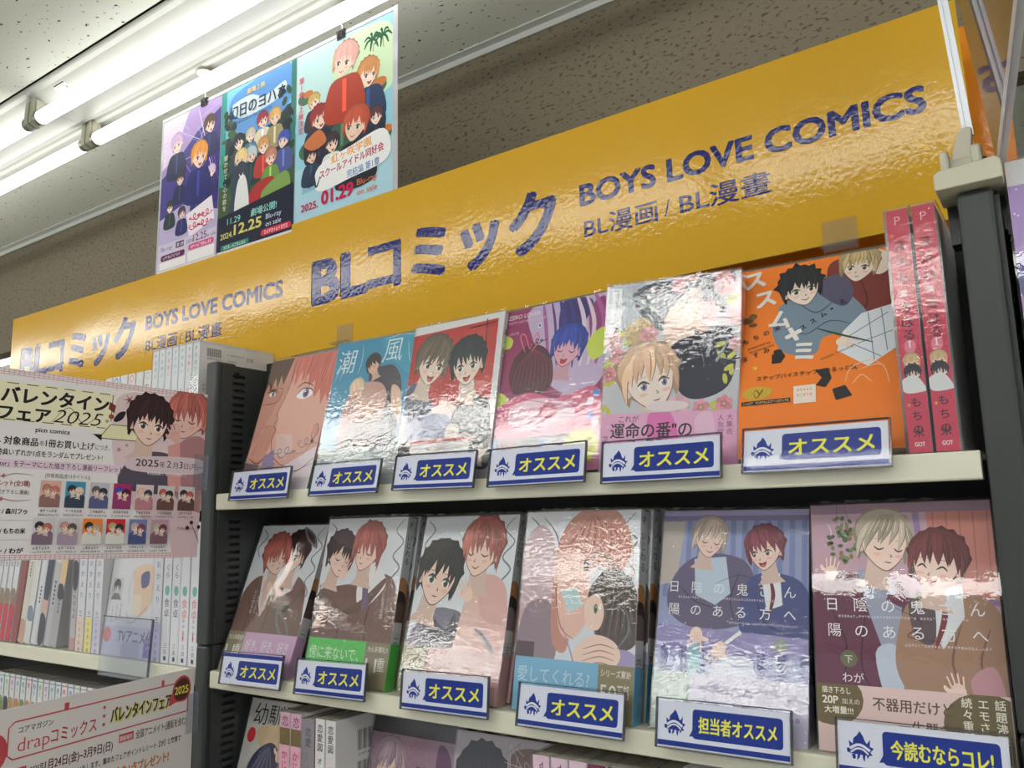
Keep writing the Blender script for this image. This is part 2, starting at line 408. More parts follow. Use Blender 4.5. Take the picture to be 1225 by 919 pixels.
    for i in order:
        u = -1 + 2 * i / (k - 1); sw = rd.uniform(-.16, .16) - .14 * d
        b0 = (u * .5 + part, -1.18 + .3 * u * u); m0 = (u * 1.04 + part * .4, -.66 + .2 * u * u)
        t0 = (u * .93 + sw * (1 - u * u), .02 + fringe * .8 + .62 * abs(u) ** 3 + rd.uniform(-.13, .13)); wd = .30 if detail > 1 else .36
        L = []; R = []
        for j in range(6):
            q = j / 5; px = (1 - q) ** 2 * b0[0] + 2 * q * (1 - q) * m0[0] + q * q * t0[0]; py = (1 - q) ** 2 * b0[1] + 2 * q * (1 - q) * m0[1] + q * q * t0[1]
            ww = wd * (.75 + .5 * q) * (1 - q ** 2.6) / 2 + .004; L.append((px - ww, py)); R.append((px + ww, py))
        c = shade(hair, rd.choice((.9, 1.0, 1.07, 1.14) if detail > 1 else (1.0, 1.06)))
        A.poly(TT(L + R[::-1]), c)
        if detail > 1:
            A.line(TT([R[0], R[2], R[4], t0]), .04, shade(hair, .62), taper=True) if False else A.line(TT([R[1], R[3], t0]), .035 * r, shade(hair, .66))
            A.line(TT([((L[1][0] + R[1][0]) / 2, L[1][1]), ((L[3][0] + R[3][0]) / 2, L[3][1])]), .05 * r, shade(hair, hl), smooth=False)
    return T
def hand(A, x, y, r, ang, skin=(244, 208, 188), line=(150, 90, 80), spread=7, flip=1):
    a0 = math.radians(ang)
    A.ell(x, y, r, r * .8, skin, ang)
    for i in range(4):
        a = a0 + math.radians((i - 1.5) * spread * flip); L = r * (1.5, 1.8, 1.7, 1.3)[i]
        q = (i - 1.5) * .42 * r * flip; bx, by = x - math.sin(a0) * q + math.cos(a0) * r * .4, y + math.cos(a0) * q + math.sin(a0) * r * .4
        e = (bx + math.cos(a) * L, by + math.sin(a) * L)
        A.line([(bx, by), e], r * .58, shade(line, 1.0), smooth=False, taper=True, keep=False)
        A.line([(bx, by), e], r * .5, skin, smooth=False, taper=True)
    a = a0 + math.radians(-75 * flip); A.line([(x, y), (x + math.cos(a) * r * 1.2, y + math.sin(a) * r * 1.2), (x + math.cos(a * .9) * r * 1.7, y + math.sin(a * .9) * r * 1.7)], r * .5, skin)

def pose(X, Y, Z, lean=0.0, yaw=0.0, roll=0.0):
    return Matrix.Translation((X, Y, Z)) @ Matrix.Rotation(yaw, 4, 'Z') @ Matrix.Rotation(-lean, 4, 'X') @ Matrix.Rotation(-roll, 4, 'Y')
def plane_frame(org, u, v=(0, 0, 1), roll=0.0):
    u = Vector(u).normalized(); v = Vector(v); n = u.cross(v).normalized(); v = n.cross(u)
    u2 = u * math.cos(roll) + v * math.sin(roll); v2 = v * math.cos(roll) - u * math.sin(roll)
    return Matrix(((u2.x, v2.x, n.x, org[0]), (u2.y, v2.y, n.y, org[1]), (u2.z, v2.z, n.z, org[2]), (0, 0, 0, 1)))

# ================================================================ the setting
FL, CE, TP = -1.45, 1.03, 0.747
def struct(name, mb, m, **k): return tag(mb.build(name, m, **k), kind='structure')
struct('floor', MB().box((-8, -5, FL - .05), (5, 6, FL)), M['floor'])
struct('wall_back', MB().box((-8, 6, FL), (5, 6.1, CE + .1)), M['roomwall'])
struct('wall_bulkhead', MB().box((-8, TP, .617), (5, TP + .05, CE + .012)), M['taupe'])
struct('trim_1', MB().prism([(TP - .022, CE), (TP - .022, CE - .003), (TP - .002, CE - .003), (TP - .002, CE - .017), (TP, CE - .017), (TP, CE)], -7.9, 4.9), M['trim'])
ceil = struct('ceiling', MB().box((-8, -5, CE + .012), (5, 6, CE + .06)), M['joint'])
ysteps = [.745, .459]; y = .213
while y > -5: ysteps.append(y); y -= .457
xs = [-.535 + .933 * k for k in range(-8, 7)]
tm = None
rows = [(.459, .7445)] + [(ysteps[i + 1], ysteps[i] - .0025) for i in range(2, len(ysteps) - 1)]
for (a, b) in rows:
    tm = None
    for x0 in xs[:-1]:
        if tm is None:
            o = MB().box((0, 0, 0), (.9305, b - a, .010)).build('ceiling_tile', M['tile'], ceil, Matrix.Translation((x0, a, CE))); tm = o.data
        else:
            o = bpy.data.objects.new('ceiling_tile', tm); COL.objects.link(o); o.parent = ceil; o.matrix_local = Matrix.Translation((x0, a, CE))
o = MB().box((-8, .80, CE), (5, 6, CE + .011)).build('ceiling_tile', M['tile'], ceil)

# ================================================================ fluorescent fixtures
def fixture(x, dy=0.0, label='', group=None, dz=0.0, sticker=False, lamp='tube'):
    root = empty('fluorescent_fixture', Matrix.Translation((x, .335 + dy, CE + dz)))
    L = .608; q = -.335
    prof = [(.215, -.001), (.215, -.008), (.219, -.010), (.232, -.011), (.256, -.028), (.29, -.031), (.352, -.031), (.368, -.026), (.374, -.019), (.379, -.0185), (.382, -.025), (.392, -.025), (.395, -.0185), (.402, -.018), (.455, -.012), (.455, -.001)]
    MB().prism([(a + q, b) for a, b in prof], -.6195, .6195).build('housing', M['enamel'], root)
    for yy in (.247 + q, .388 + q):
        t = MB().tube([(-.585, yy, -.07), (.585, yy, -.07)], .0163, 18).build('tube', M[lamp], root, smooth=True)
        for sx in (-1, 1):
            MB().tube([(sx * .585, yy, -.07), (sx * .5985, yy, -.07)], .0166, 16).build('end_cap', M['endcap'], t)
            s = MB(); s.prism([(yy - .015, -.02), (yy - .017, -.062), (yy - .016, -.08), (yy, -.088), (yy + .016, -.08), (yy + .017, -.062), (yy + .015, -.02)], min(sx * .599, sx * .6165), max(sx * .599, sx * .6165))
            s.box((min(sx * .5985, sx * .594), yy - .011, -.062), (max(sx * .5985, sx * .594), yy + .011, -.022))
            s.build('socket', M['socket'], root, bevel=.002)
    if sticker:
        A = Art(.05, .022, (214, 214, 208)); A.rect(4, 3, 96, 9, (60, 60, 60)); [A.fine(10, 13 + 8 * i, 60, 14, 5, (70, 70, 70), i) for i in range(3)]
        A.rect(84, 28, 92, 38, (60, 60, 60))
        mb = MB(); fr = Matrix(((-1, 0, 0, 0), (0, -.707, .0, 0), (0, .707, -1, 0), (0, 0, 0, 1)))
        mb.art(A, plane_frame((0, 0, 0), (1, 0, 0), (0, -.816, .578)))
        o = mb.build('sticker', M['printmatte'], root, Matrix.Translation((-.52, .2535 + q, -.0272)))
    return tag(root, label, 'light', group)
F0 = -1.125 + .62
names = {-2: 'twin tube ceiling light at the far left end of the ceiling row', 1: 'twin tube ceiling light next past the top edge of the frame', 2: 'twin tube ceiling light at the right end of the row past the frame', 0: 'twin tube ceiling light running above the hanging posters', -1: 'twin tube ceiling light left of the socket joint, nearest the upper left corner'}
for k in (-2, -1, 0, 1, 2):
    fixture(F0 + 1.24 * k, 0, names.get(k, 'twin tube ceiling light continuing the row past the frame'), 'twin tube lights in the ceiling row', 0, k == 0, 'tube_dim')
for dy in (-1.74, -3.6):
    for k in range(-3, 4): fixture(F0 + 1.24 * k, dy, 'twin tube ceiling light in a row over the aisle behind the viewer', 'twin tube lights over the aisles')
for k, lb in ((-4, 'bright twin tube light glimpsed beyond the bulkhead, left of the sign'), (-3, 'twin tube light beyond the bulkhead, hidden behind the farther sign')): fixture(F0 + 1.24 * k, 1.22, lb, 'twin tube lights beyond the bulkhead', 0)

# ================================================================ posters hung from the ceiling
SK = [(250, 222, 206), (246, 214, 196), (240, 206, 186)]
def crowd(A, items, seed=0):
    for i, (x, y, r, hair, body) in enumerate(items):
        A.blob([(x - r * 1.6, y + r * 4), (x - r * 1.3, y + r * 1.5), (x, y + r * 1.1), (x + r * 1.3, y + r * 1.5), (x + r * 1.6, y + r * 4)], body)
        A.line([(x, y + r * 1.3), (x + .1, y + r * 3.6)], r * .35, shade(body, 1.5), taper=False)
        head(A, x, y, r, (i * 37 % 30) - 15, hair, SK[i % 3], d=(-.5, .4, 0, .6)[i % 4], eyec=((90, 110, 150), (120, 80, 60), (80, 130, 110))[i % 3], mouth=('smile', 'open')[i % 2], seed=seed + i, bangs=4, detail=1, neck=False)
def poster_violet():
    A = Art(.222, .40, (70, 62, 140)); rd = random.Random(2)
    A.poly([(0, 0), (100, 0), (100, 12), (60, 30), (20, 60), (0, 70)], (176, 150, 206)); A.poly([(0, 0), (45, 0), (20, 50), (0, 60)], (226, 208, 236))
    A.poly([(100, 30), (100, 120), (60, 130), (70, 60)], (58, 44, 130)); A.poly([(0, 120), (40, 110), (100, 130), (100, 180), (0, 180)], (190, 176, 214))
    for i in range(16): A.line([(rd.uniform(0, 100), rd.uniform(0, 60)), (rd.uniform(20, 100), rd.uniform(10, 100))], rd.uniform(.6, 3), rd.choice([(236, 220, 246), (150, 120, 200), (200, 190, 240)]))
    crowd(A, [(26, 34, 10, (206, 176, 214), (44, 50, 84)), (82, 28, 9, (92, 66, 50), (36, 40, 92)), (34, 78, 7, (60, 52, 70), (38, 44, 84)), (18, 108, 6, (54, 60, 66), (44, 56, 60)), (64, 100, 6, (186, 92, 70), (48, 60, 110)), (40, 120, 6, (80, 60, 90), (44, 50, 100)), (88, 84, 6, (214, 190, 220), (52, 50, 110)), (66, 60, 13, (226, 150, 62), (40, 44, 110))], 11)
    A.poly([(48, 124), (90, 112), (96, 140), (54, 152)], (236, 226, 236))
    for i in range(2): A.scrawl(52, 130 + 10 * i, 40, 8, (206, 52, 96), 4 + i, 1.6)
    A.rect(0, 150, 100, 180.2, (206, 196, 222))
    A.text('Blu-ray', 6, 158, 7, (92, 80, 120)); A.rect(32, 152, 46, 159, (70, 40, 80)); A.text('第1巻', 33.5, 157.5, 5, (240, 235, 245)); A.text('2024.', 50, 158, 6, (96, 60, 110)); A.text('12.25', 62, 158, 11, (120, 48, 96), .02); A.text('on sale', 82, 158, 6, (110, 80, 120))
    A.rrect(6, 163, 48, 170, 3, (92, 30, 74)); A.fine(10, 164.5, 30, 10, 4, (240, 220, 235)); A.rrect(54, 160, 96, 167, 3, (206, 84, 128)); A.fine(58, 161.5, 34, 12, 4, (250, 230, 240))
    A.rect(4, 171, 50, 180, (240, 236, 238)); A.rect(53, 168, 97, 180, (240, 236, 238))
    A.vtext('ブルーレイ発売', 5, 14, 6, (250, 244, 252), .02); return A
def poster_dark():
    A = Art(.248, .40, (30, 58, 62)); rd = random.Random(5)
    A.poly([(0, 0), (100, 0), (100, 40), (0, 50)], (120, 196, 216)); A.blob([(20, 6), (90, 0), (98, 30), (70, 52), (30, 50), (12, 30)], (92, 152, 216)); A.blob([(14, 18), (40, 14), (60, 22), (86, 16), (80, 30), (30, 34)], (214, 230, 240))
    A.rect(0, 0, 7, 161.3, (46, 150, 140)); A.rect(94, 0, 100, 120, (40, 120, 112))
    for i in range(60):
        sd = rd.random() < .5; x = rd.uniform(4, 22) if sd else rd.uniform(80, 96); yy = rd.uniform(22, 120); A.ell(x, yy, rd.uniform(2, 6), rd.uniform(2, 6), rd.choice([(34, 70, 44), (24, 48, 40), (60, 96, 50), (20, 34, 40)]), rd.uniform(0, 90), 7)
    A.poly([(0, 96), (30, 104), (100, 92), (100, 125), (0, 130)], (66, 92, 62))
    crowd(A, [(26, 58, 7, (40, 44, 62), (60, 70, 90)), (58, 46, 7, (150, 40, 56), (226, 214, 190)), (74, 48, 7, (214, 170, 96), (160, 150, 110)), (42, 56, 6, (196, 190, 170), (80, 120, 150)), (86, 74, 7, (60, 80, 170), (80, 90, 150)), (44, 76, 7, (180, 196, 200), (30, 60, 64)), (60, 72, 7, (206, 150, 90), (180, 60, 60)), (70, 86, 7, (190, 130, 110), (110, 150, 70)), (30, 76, 8, (226, 200, 140), (40, 80, 80))], 31)
    A.blob([(22, 86), (30, 78), (40, 86), (44, 110), (50, 132), (16, 132), (20, 106)], (58, 66, 84)); A.blob([(26, 100), (34, 92), (40, 104), (42, 130), (24, 130)], (226, 228, 230)); A.line([(28, 90), (31, 94), (34, 90)], 1.2, (240, 240, 240))
    A.blob([(46, 110), (70, 104), (84, 118), (60, 128), (44, 126)], (176, 48, 52)); A.blob([(60, 116), (90, 104), (94, 124), (66, 130)], (126, 160, 84))
    A.poly([(0, 128), (100, 118), (100, 161.3), (0, 161.3)], (20, 26, 52))
    A.text('劇場上映', 36, 12, 6, (240, 214, 120), .02, width=24); A.text('幻日のヨハネ', 12, 31, 15, (20, 40, 66), .02, width=76); A.text('SUNSHINE in the MIRROR', 16, 38, 5, (70, 110, 150), 0, width=54)
    A.vtext('響かせて、心の歌を', 9, 66, 6, (236, 236, 210)); A.text('11.29', 14, 137, 9, (150, 214, 206)); A.text('劇場公開!', 46, 136, 8, (150, 214, 206), .02)
    A.text('2024.', 5, 150, 8, (206, 200, 110), .02); A.text('12.25', 24, 149, 14, (214, 206, 110), .04, width=36); A.text('Blu-ray', 66, 144, 7, (210, 220, 240)); A.text('on sale', 66, 151, 7, (210, 220, 240))
    A.rrect(60, 153, 98, 159, 3, (206, 48, 72)); A.fine(64, 154, 30, 10, 4, (250, 220, 226)); A.rrect(6, 156, 44, 161, 2, (40, 130, 110)); A.fine(10, 157, 30, 10, 3.4, (220, 240, 226)); return A
def poster_aqua():
    A = Art(.27, .40, (150, 206, 226)); rd = random.Random(8)
    A.blob([(0, 0), (60, 0), (90, 10), (70, 40), (20, 60), (0, 50)], (190, 226, 226)); A.blob([(40, 10), (96, 6), (98, 60), (50, 50)], (206, 232, 190)); A.rect(0, 100, 100, 148.2, (172, 212, 228))
    for i in range(10): A.line([(rd.uniform(20, 90), rd.uniform(104, 112)), (rd.uniform(20, 90), rd.uniform(116, 124))], .8, (120, 176, 206))
    A.poly([(10, 112), (30, 104), (90, 104), (96, 116), (8, 122)], (140, 190, 214))
    for cx in (80, 90):
        for k in range(7): t = k * .9; A.line([(cx, 16), (cx + 5 * math.cos(t), 14 + 4 * math.sin(t)), (cx + 9 * math.cos(t), 18 + 7 * math.sin(t))], 2, (34, 96, 62))
        A.line([(cx, 16), (cx + 1, 26)], 1.4, (120, 90, 60))
    for x, yy, rr in ((16, 86, 12), (84, 56, 10), (10, 40, 8), (90, 96, 9)):
        A.ell(x, yy, rr, rr * .7, (60, 110, 84)); A.ell(x + 3, yy - 3, rr * .7, rr * .4, (206, 120, 60))
    A.blob([(14, 70), (50, 60), (90, 72), (86, 104), (40, 110), (12, 96)], (44, 56, 70))
    crowd(A, [(20, 46, 6, (200, 170, 90), (60, 50, 60)), (26, 62, 9, (150, 44, 50), (40, 40, 56)), (50, 64, 8, (36, 36, 44), (60, 90, 70)), (76, 42, 10, (206, 140, 80), (40, 60, 96)), (52, 22, 12, (222, 170, 160), (176, 60, 40)), (18, 92, 6, (60, 40, 50), (44, 60, 84)), (84, 80, 6, (90, 60, 60), (36, 44, 60)), (40, 88, 7, (60, 50, 60), (226, 226, 226)), (64, 80, 12, (190, 84, 60), (32, 36, 48))], 51)
    A.blob([(10, 80), (26, 72), (34, 84), (20, 88)], (200, 116, 70))
    A.vtext('第1章、上映決定', 6, 20, 6, (226, 96, 110), .02)
    A.blob([(26, 104), (60, 96), (92, 92), (96, 116), (60, 122), (26, 124)], (238, 240, 240))
    A.text('虹ヶ咲学園', 40, 105, 8, (240, 170, 80), .03, width=40, ang=-6); A.text('スクールアイドル同好会', 28, 114, 7.5, (190, 40, 96), .03, width=64, ang=-5)
    A.text('完結編 第1章', 56, 121, 7, (70, 120, 190), .01, width=32, ang=-4); A.line([(12, 108), (16, 118), (20, 106), (24, 120), (28, 112)], 2, (40, 56, 70))
    A.text('2025.', 8, 137, 8.5, (196, 30, 84), .03); A.text('01.29', 30, 136, 15, (196, 24, 80), .05, width=32); A.text('Blu-ray', 66, 130, 7, (222, 120, 70)); A.text('on sale', 66, 138, 7, (222, 120, 70)); return A
PY = .40
lam = empty('laminated_poster_strip', Matrix.Translation((-.81, PY, .52)))
tag(lam, 'laminated strip of three portrait posters hanging below the ceiling light', 'poster')
s = MB()
for a, b, c, d in ((-.006, -.004, .756, -.0005), (-.006, .4015, .756, .409), (-.006, 0, -.0005, .4015), (.7445, 0, .756, .4015)): s.box((a, -.0006, b), (c, .0006, d))
s.build('laminate_border', M['laminate'], lam)
for x0, A, lb in ((0, poster_violet(), 'violet night poster with a blonde figure'), (.2245, poster_dark(), 'dark green poster with a group below a blue sky'), (.4745, poster_aqua(), 'pale aqua poster with palm trees')):
    mb = MB().box((0, 0, 0), (A.w, .0006, A.H * A.w / 100), (230, 230, 235)); mb.art(A, Matrix.Translation((0, 0, .0272)) @ FRONT @ Matrix.Diagonal((1, .932, 1, 1)))
    o = mb.build('poster', M['print'], lam, Matrix.Translation((x0, 0, 0))); o['label'] = lb
for i, (hx, hy, cx_, lb) in enumerate(((-.655, .400, -.652, 'above the leftmost poster'), (-.222, .420, -.205, 'above the aqua poster'))):
    h = empty('ceiling_hook', Matrix.Translation((hx, hy, .997))); tag(h, 'white ceiling hook with a loop of string ' + lb, 'hook', 'hooks holding the poster strip')
    MB().tube([(0, 0, 0), (0, 0, -.003), (0, 0, -.006)], [.019, .018, .010], 20).build('plate', M['cream'], h, smooth=False)
    MB().tube([(0, 0, -.005), (0, 0, -.016), (.004, 0, -.022), (.009, 0, -.019), (.010, 0, -.013)], .0018, 8).build('hook', M['wire'], h, smooth=True)
    dx, dyy = cx_ - hx, PY - hy; sw = [(.004, 0, -.02), (.012 + dx * .4, dyy * .4, -.030), (.012 + dx, dyy, -.042), (dx + .006, dyy, -.05), (dx - .005, dyy, -.046), (dx - .008, dyy, -.036), (dx * .3 - .001, dyy * .4, -.026), (.004, 0, -.02)]
    MB().tube(sw, .0013, 6, caps=False).build('string', M['wire'], h, smooth=True)
    b = empty('binder_clip', Matrix.Translation((cx_, PY, .928))); tag(b, 'small black binder clip gripping the poster strip ' + lb, 'clip', 'binder clips on the poster strip')
    MB().prism([(-.004, .004), (.004, .004), (.0012, -.014), (-.0012, -.014)], -.0115, .0115).build('body', M['black'], b)
    for sy in (-1, 1): MB().tube([(-.007, sy * .003, .003), (-.005, sy * .006, -.014), (.005, sy * .006, -.014), (.007, sy * .003, .003)], .001, 6).build('lever', M['black'], b)
    MB().tube([(0, 0, .003), (.002, 0, .014), (-.003, 0, .02), (.001, 0, .028)], .0011, 6).build('thread', M['wire'], b)

# ================================================================ category signs
def sign_art(shift=0.0):
    W, H = .878, .20; A = Art(W, H, (206, 160, 44)); k = 100 / W; N = (28, 32, 104)
    def T(t, u0, u1, base, size, bold, **q): A.text(t, (u0 + shift) * k, (H - base) * k, size * k, N, 0, width=(u1 - u0) * k, fat=bold, **q)
    T('BL', .049, .150, .0690, .087, .06); T('コミック', .158, .455, .0690, .084, .045)
    T('BOYS LOVE COMICS', .490, .845, .1045, .0350, .042)
    T('BL漫画', .493, .582, .0665, .0262, .018); T('/', .590, .597, .0665, .027, .0); T('BL漫畫', .608, .703, .0665, .0262, .018); return A
def sign(x, yy, z, roll, label, A=None, W=.878, col=None):
    mb = MB(); mb.box((0, 0, 0), (W, .003, .2), (206, 160, 44) if col is None else col)
    if A: mb.art(A, FRONT)
    return tag(mb.build('category_sign', M['sign'], m=pose(x, yy, z, 0, 0, roll), bevel=0), label, 'sign', 'golden category signs over the shelves')
sign(-.006, .120, .199, .010, 'large golden sign reading BL comics above the nearer bay', sign_art())
sign(-.879, .1265, .193, -.002, 'golden sign reading BL comics farther left, partly behind the nearer sign', sign_art())
sign(.5, .190, .218, 0, 'plain orange sign edge showing behind the clamp at right', None, .4, (226, 140, 44))
for i, cxx in enumerate((.092, .741)):
    c = empty('sign_clip', Matrix.Translation((cxx, .1185, .2)))
    tag(c, ('clear plastic clip under the nearer sign, above the blue seaside book', 'clear plastic clip under the nearer sign, above the orange book')[i], 'clip', 'clear clips under the sign')
    MB().box((0, -.001, -.002), (.031, 0, .028)).build('plate', M['tape'], c)
    MB().prism([(-.014, .001), (-.013, .003), (-.001, .003), (-.001, 0), (-.014, 0)], 0, .031).build('foot', M['tape'], c)

# ================================================================ racks and shelves
def slotted(x0, x1, y0, ztop, zbot, gaps=()):
    s = MB(); s.box((x0, y0, zbot), (x1, y0 + .014, ztop)); s.box((x0, y0 + .034, zbot), (x1, .113, ztop))
    z = ztop - .012; s.box((x0, y0 + .014, z), (x1, y0 + .034, ztop))
    while z > zbot + .02:
        zz = z - .0042; nz = zz - .0054
        if any(a < zz < b for a, b in gaps): zz = z
        s.box((x0, y0 + .014, nz), (x1, y0 + .034, zz)); z = nz
    s.box((x0, y0 + .014, zbot), (x1, y0 + .034, z)); return s
def rack(x0, x1, name_label, zt_l, zt_r, left=True):
    r = empty('book_rack', Matrix.Translation((0, 0, 0))); tag(r, name_label, 'bookcase', 'charcoal steel book racks')
    MB().box((x0 - .0285, .114, FL), (x1 + .0005, .117, .192)).build('back_panel', M['rackdark'], r)
    MB().box((x0 + .002, .02, FL), (x1 - .002, .113, FL + .09)).build('base', M['rack'], r)
    return r
r1 = rack(0, .86, 'charcoal steel rack holding the face-out comics', .174, .186)
r2 = rack(-.905, -.03, 'charcoal steel rack of the neighbouring bay, left of the middle upright', .174, .174)
r3 = rack(.892, 1.75, 'charcoal steel rack of the bay right of the clamp', .186, .186)
def upright(x, zt, parent, slots=True):
    g = MB().box((x + .002, -.003, -.1875), (x + .0255, .028, zt)).build('post', M['rack'], parent, bevel=.003)
    MB().box((x + .0025, -.0025, FL), (x + .025, .028, -.1885)).build('post', M['rack'], parent, bevel=.003)
    if slots:
        slotted(x + .0255, x + .0285, .006, zt - .004, -.186, ((-.03, -.0),)).build('slotted_panel', M['rack'], parent)
        slotted(x + .0255, x + .0285, .006, -.189, -.8, ((-.245, -.215), (-.46, -.43))).build('slotted_panel', M['rack'], parent)
        MB().box((x + .022, .004, FL), (x + .0245, .113, zt - .006)).build('liner', M['rackdark'], parent)
        sc = MB(); sc.tube([(x + .0284, .026, .158), (x + .0305, .026, .158)], [.0042, .0032], 14).build('screw', M['screw'], parent)
upright(-.0285, .174, r1)
upright(.8615, .1865, r1)
upright(-.934, .174, r2)
def shelf(x0, x1, z, label, group='cream steel shelves'):
    prof = [(0, -.0015), (.0008, -.0003), (.0025, 0), (.113, 0), (.113, -.002), (.0125, -.002), (.0125, -.0205), (.001, -.0205), (0, -.019)]
    m = Matrix.Translation((x0, 0, z)); L = x1 - x0
    mb = MB().prism([(a, b) for a, b in prof], 0, L); o = mb.build('shelf', M['shelf'], m=m, bevel=.0006)
    return tag(o, label, 'shelf', group)
shelf(.0012, .8600, 0.0, 'cream shelf under the upper row of face-out comics')
shelf(.0012, .8600, -.2175, 'cream shelf under the lower row of face-out comics')
shelf(.0012, .8600, -.437, 'cream shelf below the frame holding the lowest comics')
shelf(-.9045, -.0305, 0.0, 'cream shelf behind the white valentine board')
shelf(-.9045, -.0305, -.2175, 'cream shelf at left carrying the row of white spines')
shelf(-.9045, -.0305, -.437, 'cream shelf low at left behind the lower valentine board')
shelf(.8905, 1.75, 0.0, 'cream shelf right of the right upright')

# clamp, rod and swing panel on the right upright
c = empty('rod_clamp', Matrix.Translation((0, 0, 0))); tag(c, 'cream plastic clamp with a tall metal rod on the right upright', 'clamp')
R0 = Matrix.Translation((.873, 0, .188)) @ Matrix.Rotation(-.012, 4, 'Y')
MB().prism([(-.0215, 0), (.0215, 0), (.0215, .0135), (.0185, .0165), (-.0185, .0145), (-.0215, .012)], -.014, .030, axis=1).build('base', M['cream'], c, R0, bevel=.001)
MB().box((-.019, .0295, -.03), (.022, .05, .004)).build('jaw', M['black'], c, R0)
for a, b in ((-.0165, -.0105), (.0035, .0105)): MB().box((a, -.010, .0135), (b, .014, .0305)).build('lug', M['cream'], c, R0, bevel=.002)
MB().tube([(-.011, .003, .021), (.004, .003, .021)], .0065, 14).build('knuckle', M['cream'], c, R0)
MB().tube([(.0104, .003, .022), (.0125, .003, .022)], .002, 10).build('pin', M['black'], c, R0)
MB().prism([(-.0095, .018), (.003, .018), (.0060, .046), (.0045, .0475), (-.0010, .0475), (-.0030, .046), (-.0092, .028)], -.002, .009, axis=1).build('arm', M['cream'], c, R0, bevel=.001)
rod = MB(); a0 = Vector((.8755, .004, .234)); d0 = Vector((-.0065, 0, .113)).normalized()
mr = Matrix.Translation(a0) @ Matrix.Rotation(-math.atan2(.0065, .113), 4, 'Y')
rod.prism([(-.0034, -.002), (-.0009, -.002), (-.0009, -.0002), (.0008, -.0002), (.0008, -.002), (.0034, -.002), (.0034, .002), (-.0034, .002)], -.004, .62, axis=2, m=mr)
rod.build('rod', M['alu'], c)
p = empty('swing_panel', Matrix.Translation((0, 0, 0))); tag(p, 'translucent violet acrylic panel swung toward the aisle beside the rod', 'panel')
A0 = Vector((.8925, .012, .209)); B0 = Vector((.866, .012, .49)); C0 = Vector((.9195, -.16, .245)); D0 = B0 + (C0 - A0)
n = (C0 - A0).cross(B0 - A0).normalized() * .0016
def slab(q, n, name, m, par):
    mb = MB(); k = [v - n for v in q] + [v + n for v in q]; 
    for f in ((0, 1, 2, 3), (7, 6, 5, 4), (0, 4, 5, 1), (1, 5, 6, 2), (2, 6, 7, 3), (3, 7, 4, 0)): mb.face([k[i] for i in f])
    return mb.build(name, m, par)
slab([A0, C0, D0, B0], n, 'sheet', M['violetfilm'], p)
e1 = (B0 - A0).normalized() * .007; e2 = (C0 - A0).normalized() * .006
slab([A0 - e1, C0 - e1, C0, A0], n * 1.6, 'edge_strip', M['laminate'], p)
mb = MB(); Aq = Art(.06, .05)
for i, t in enumerate('コミ'): Aq.text(t, 8 + 42 * i, 60, 50, (32, 60, 170), .06)
mb.art(Aq, plane_frame(A0 + (C0 - A0) * .04 + (B0 - A0) * .36 - n * 1.5, (B0 - A0), (C0 - A0)) ); mb.build('lettering', M['printmatte'], p)

# ================================================================ recommendation cards
NAVY = (12, 46, 138); YEL = (236, 232, 70); CARD = (222, 224, 238)
def emblem(A, x, y, r):
    def T(P): return [(x + a * r, y + b * r) for a, b in P]
    A.poly(T([(-.95, .15), (-.72, .1), (-.78, -.45), (-.5, -.2), (-.42, -.62), (-.15, -.85), (.05, -1.15), (.3, -.78), (.42, -.45), (.55, -.28), (.8, -.62), (.76, -.1), (1.05, .0), (.78, .3), (.95, .5), (.6, .55), (-.6, .5), (-.92, .42)]), NAVY)
    A.line(T([(-.72, .16), (-.3, -.1), (0, -.16), (.3, -.08), (.76, .2)]), .2 * r, CARD, taper=False)
    A.line(T([(-.66, .42), (-.3, .16), (0, .1), (.3, .18), (.64, .46)]), .13 * r, CARD, taper=False)
    A.poly(T([(-.62, .55), (-.3, .5), (-.38, .85), (-.5, .78)]), NAVY); A.ell(x - .42 * r, y + .72 * r, .13 * r, .15 * r, NAVY)
    A.poly(T([(-.15, .5), (.05, .42), (.0, .72), (-.22, .95)]), NAVY); A.poly(T([(.2, .45), (.42, .48), (.34, 1.02), (.22, .8)]), NAVY); A.poly(T([(.5, .5), (.72, .5), (.56, .8)]), NAVY)
def card_art(text='オススメ', top=False, full=True):
    A = Art(.108, .0345, CARD)
    if top: A.rect(0, 0, 100, 4, NAVY)
    else: A.rect(0, 27.6, 100, 31.2, NAVY)
    dy = 3.2 if top else 0
    emblem(A, 13.5, 15.5 + dy, 8.6)
    A.rrect(28, 4.2 + dy, 95.5, 24.6 + dy, 2.6, NAVY); A.poly([(28.4, 18 + dy), (28.4, 23 + dy), (25.4, 23.5 + dy)], NAVY)
    n = len(text); A.text(text, 33, 20.4 + dy - (1.2 if n > 5 else 0), 14.5 if n <= 4 else 12, YEL, .028, width=58); return A
CARDM = {}
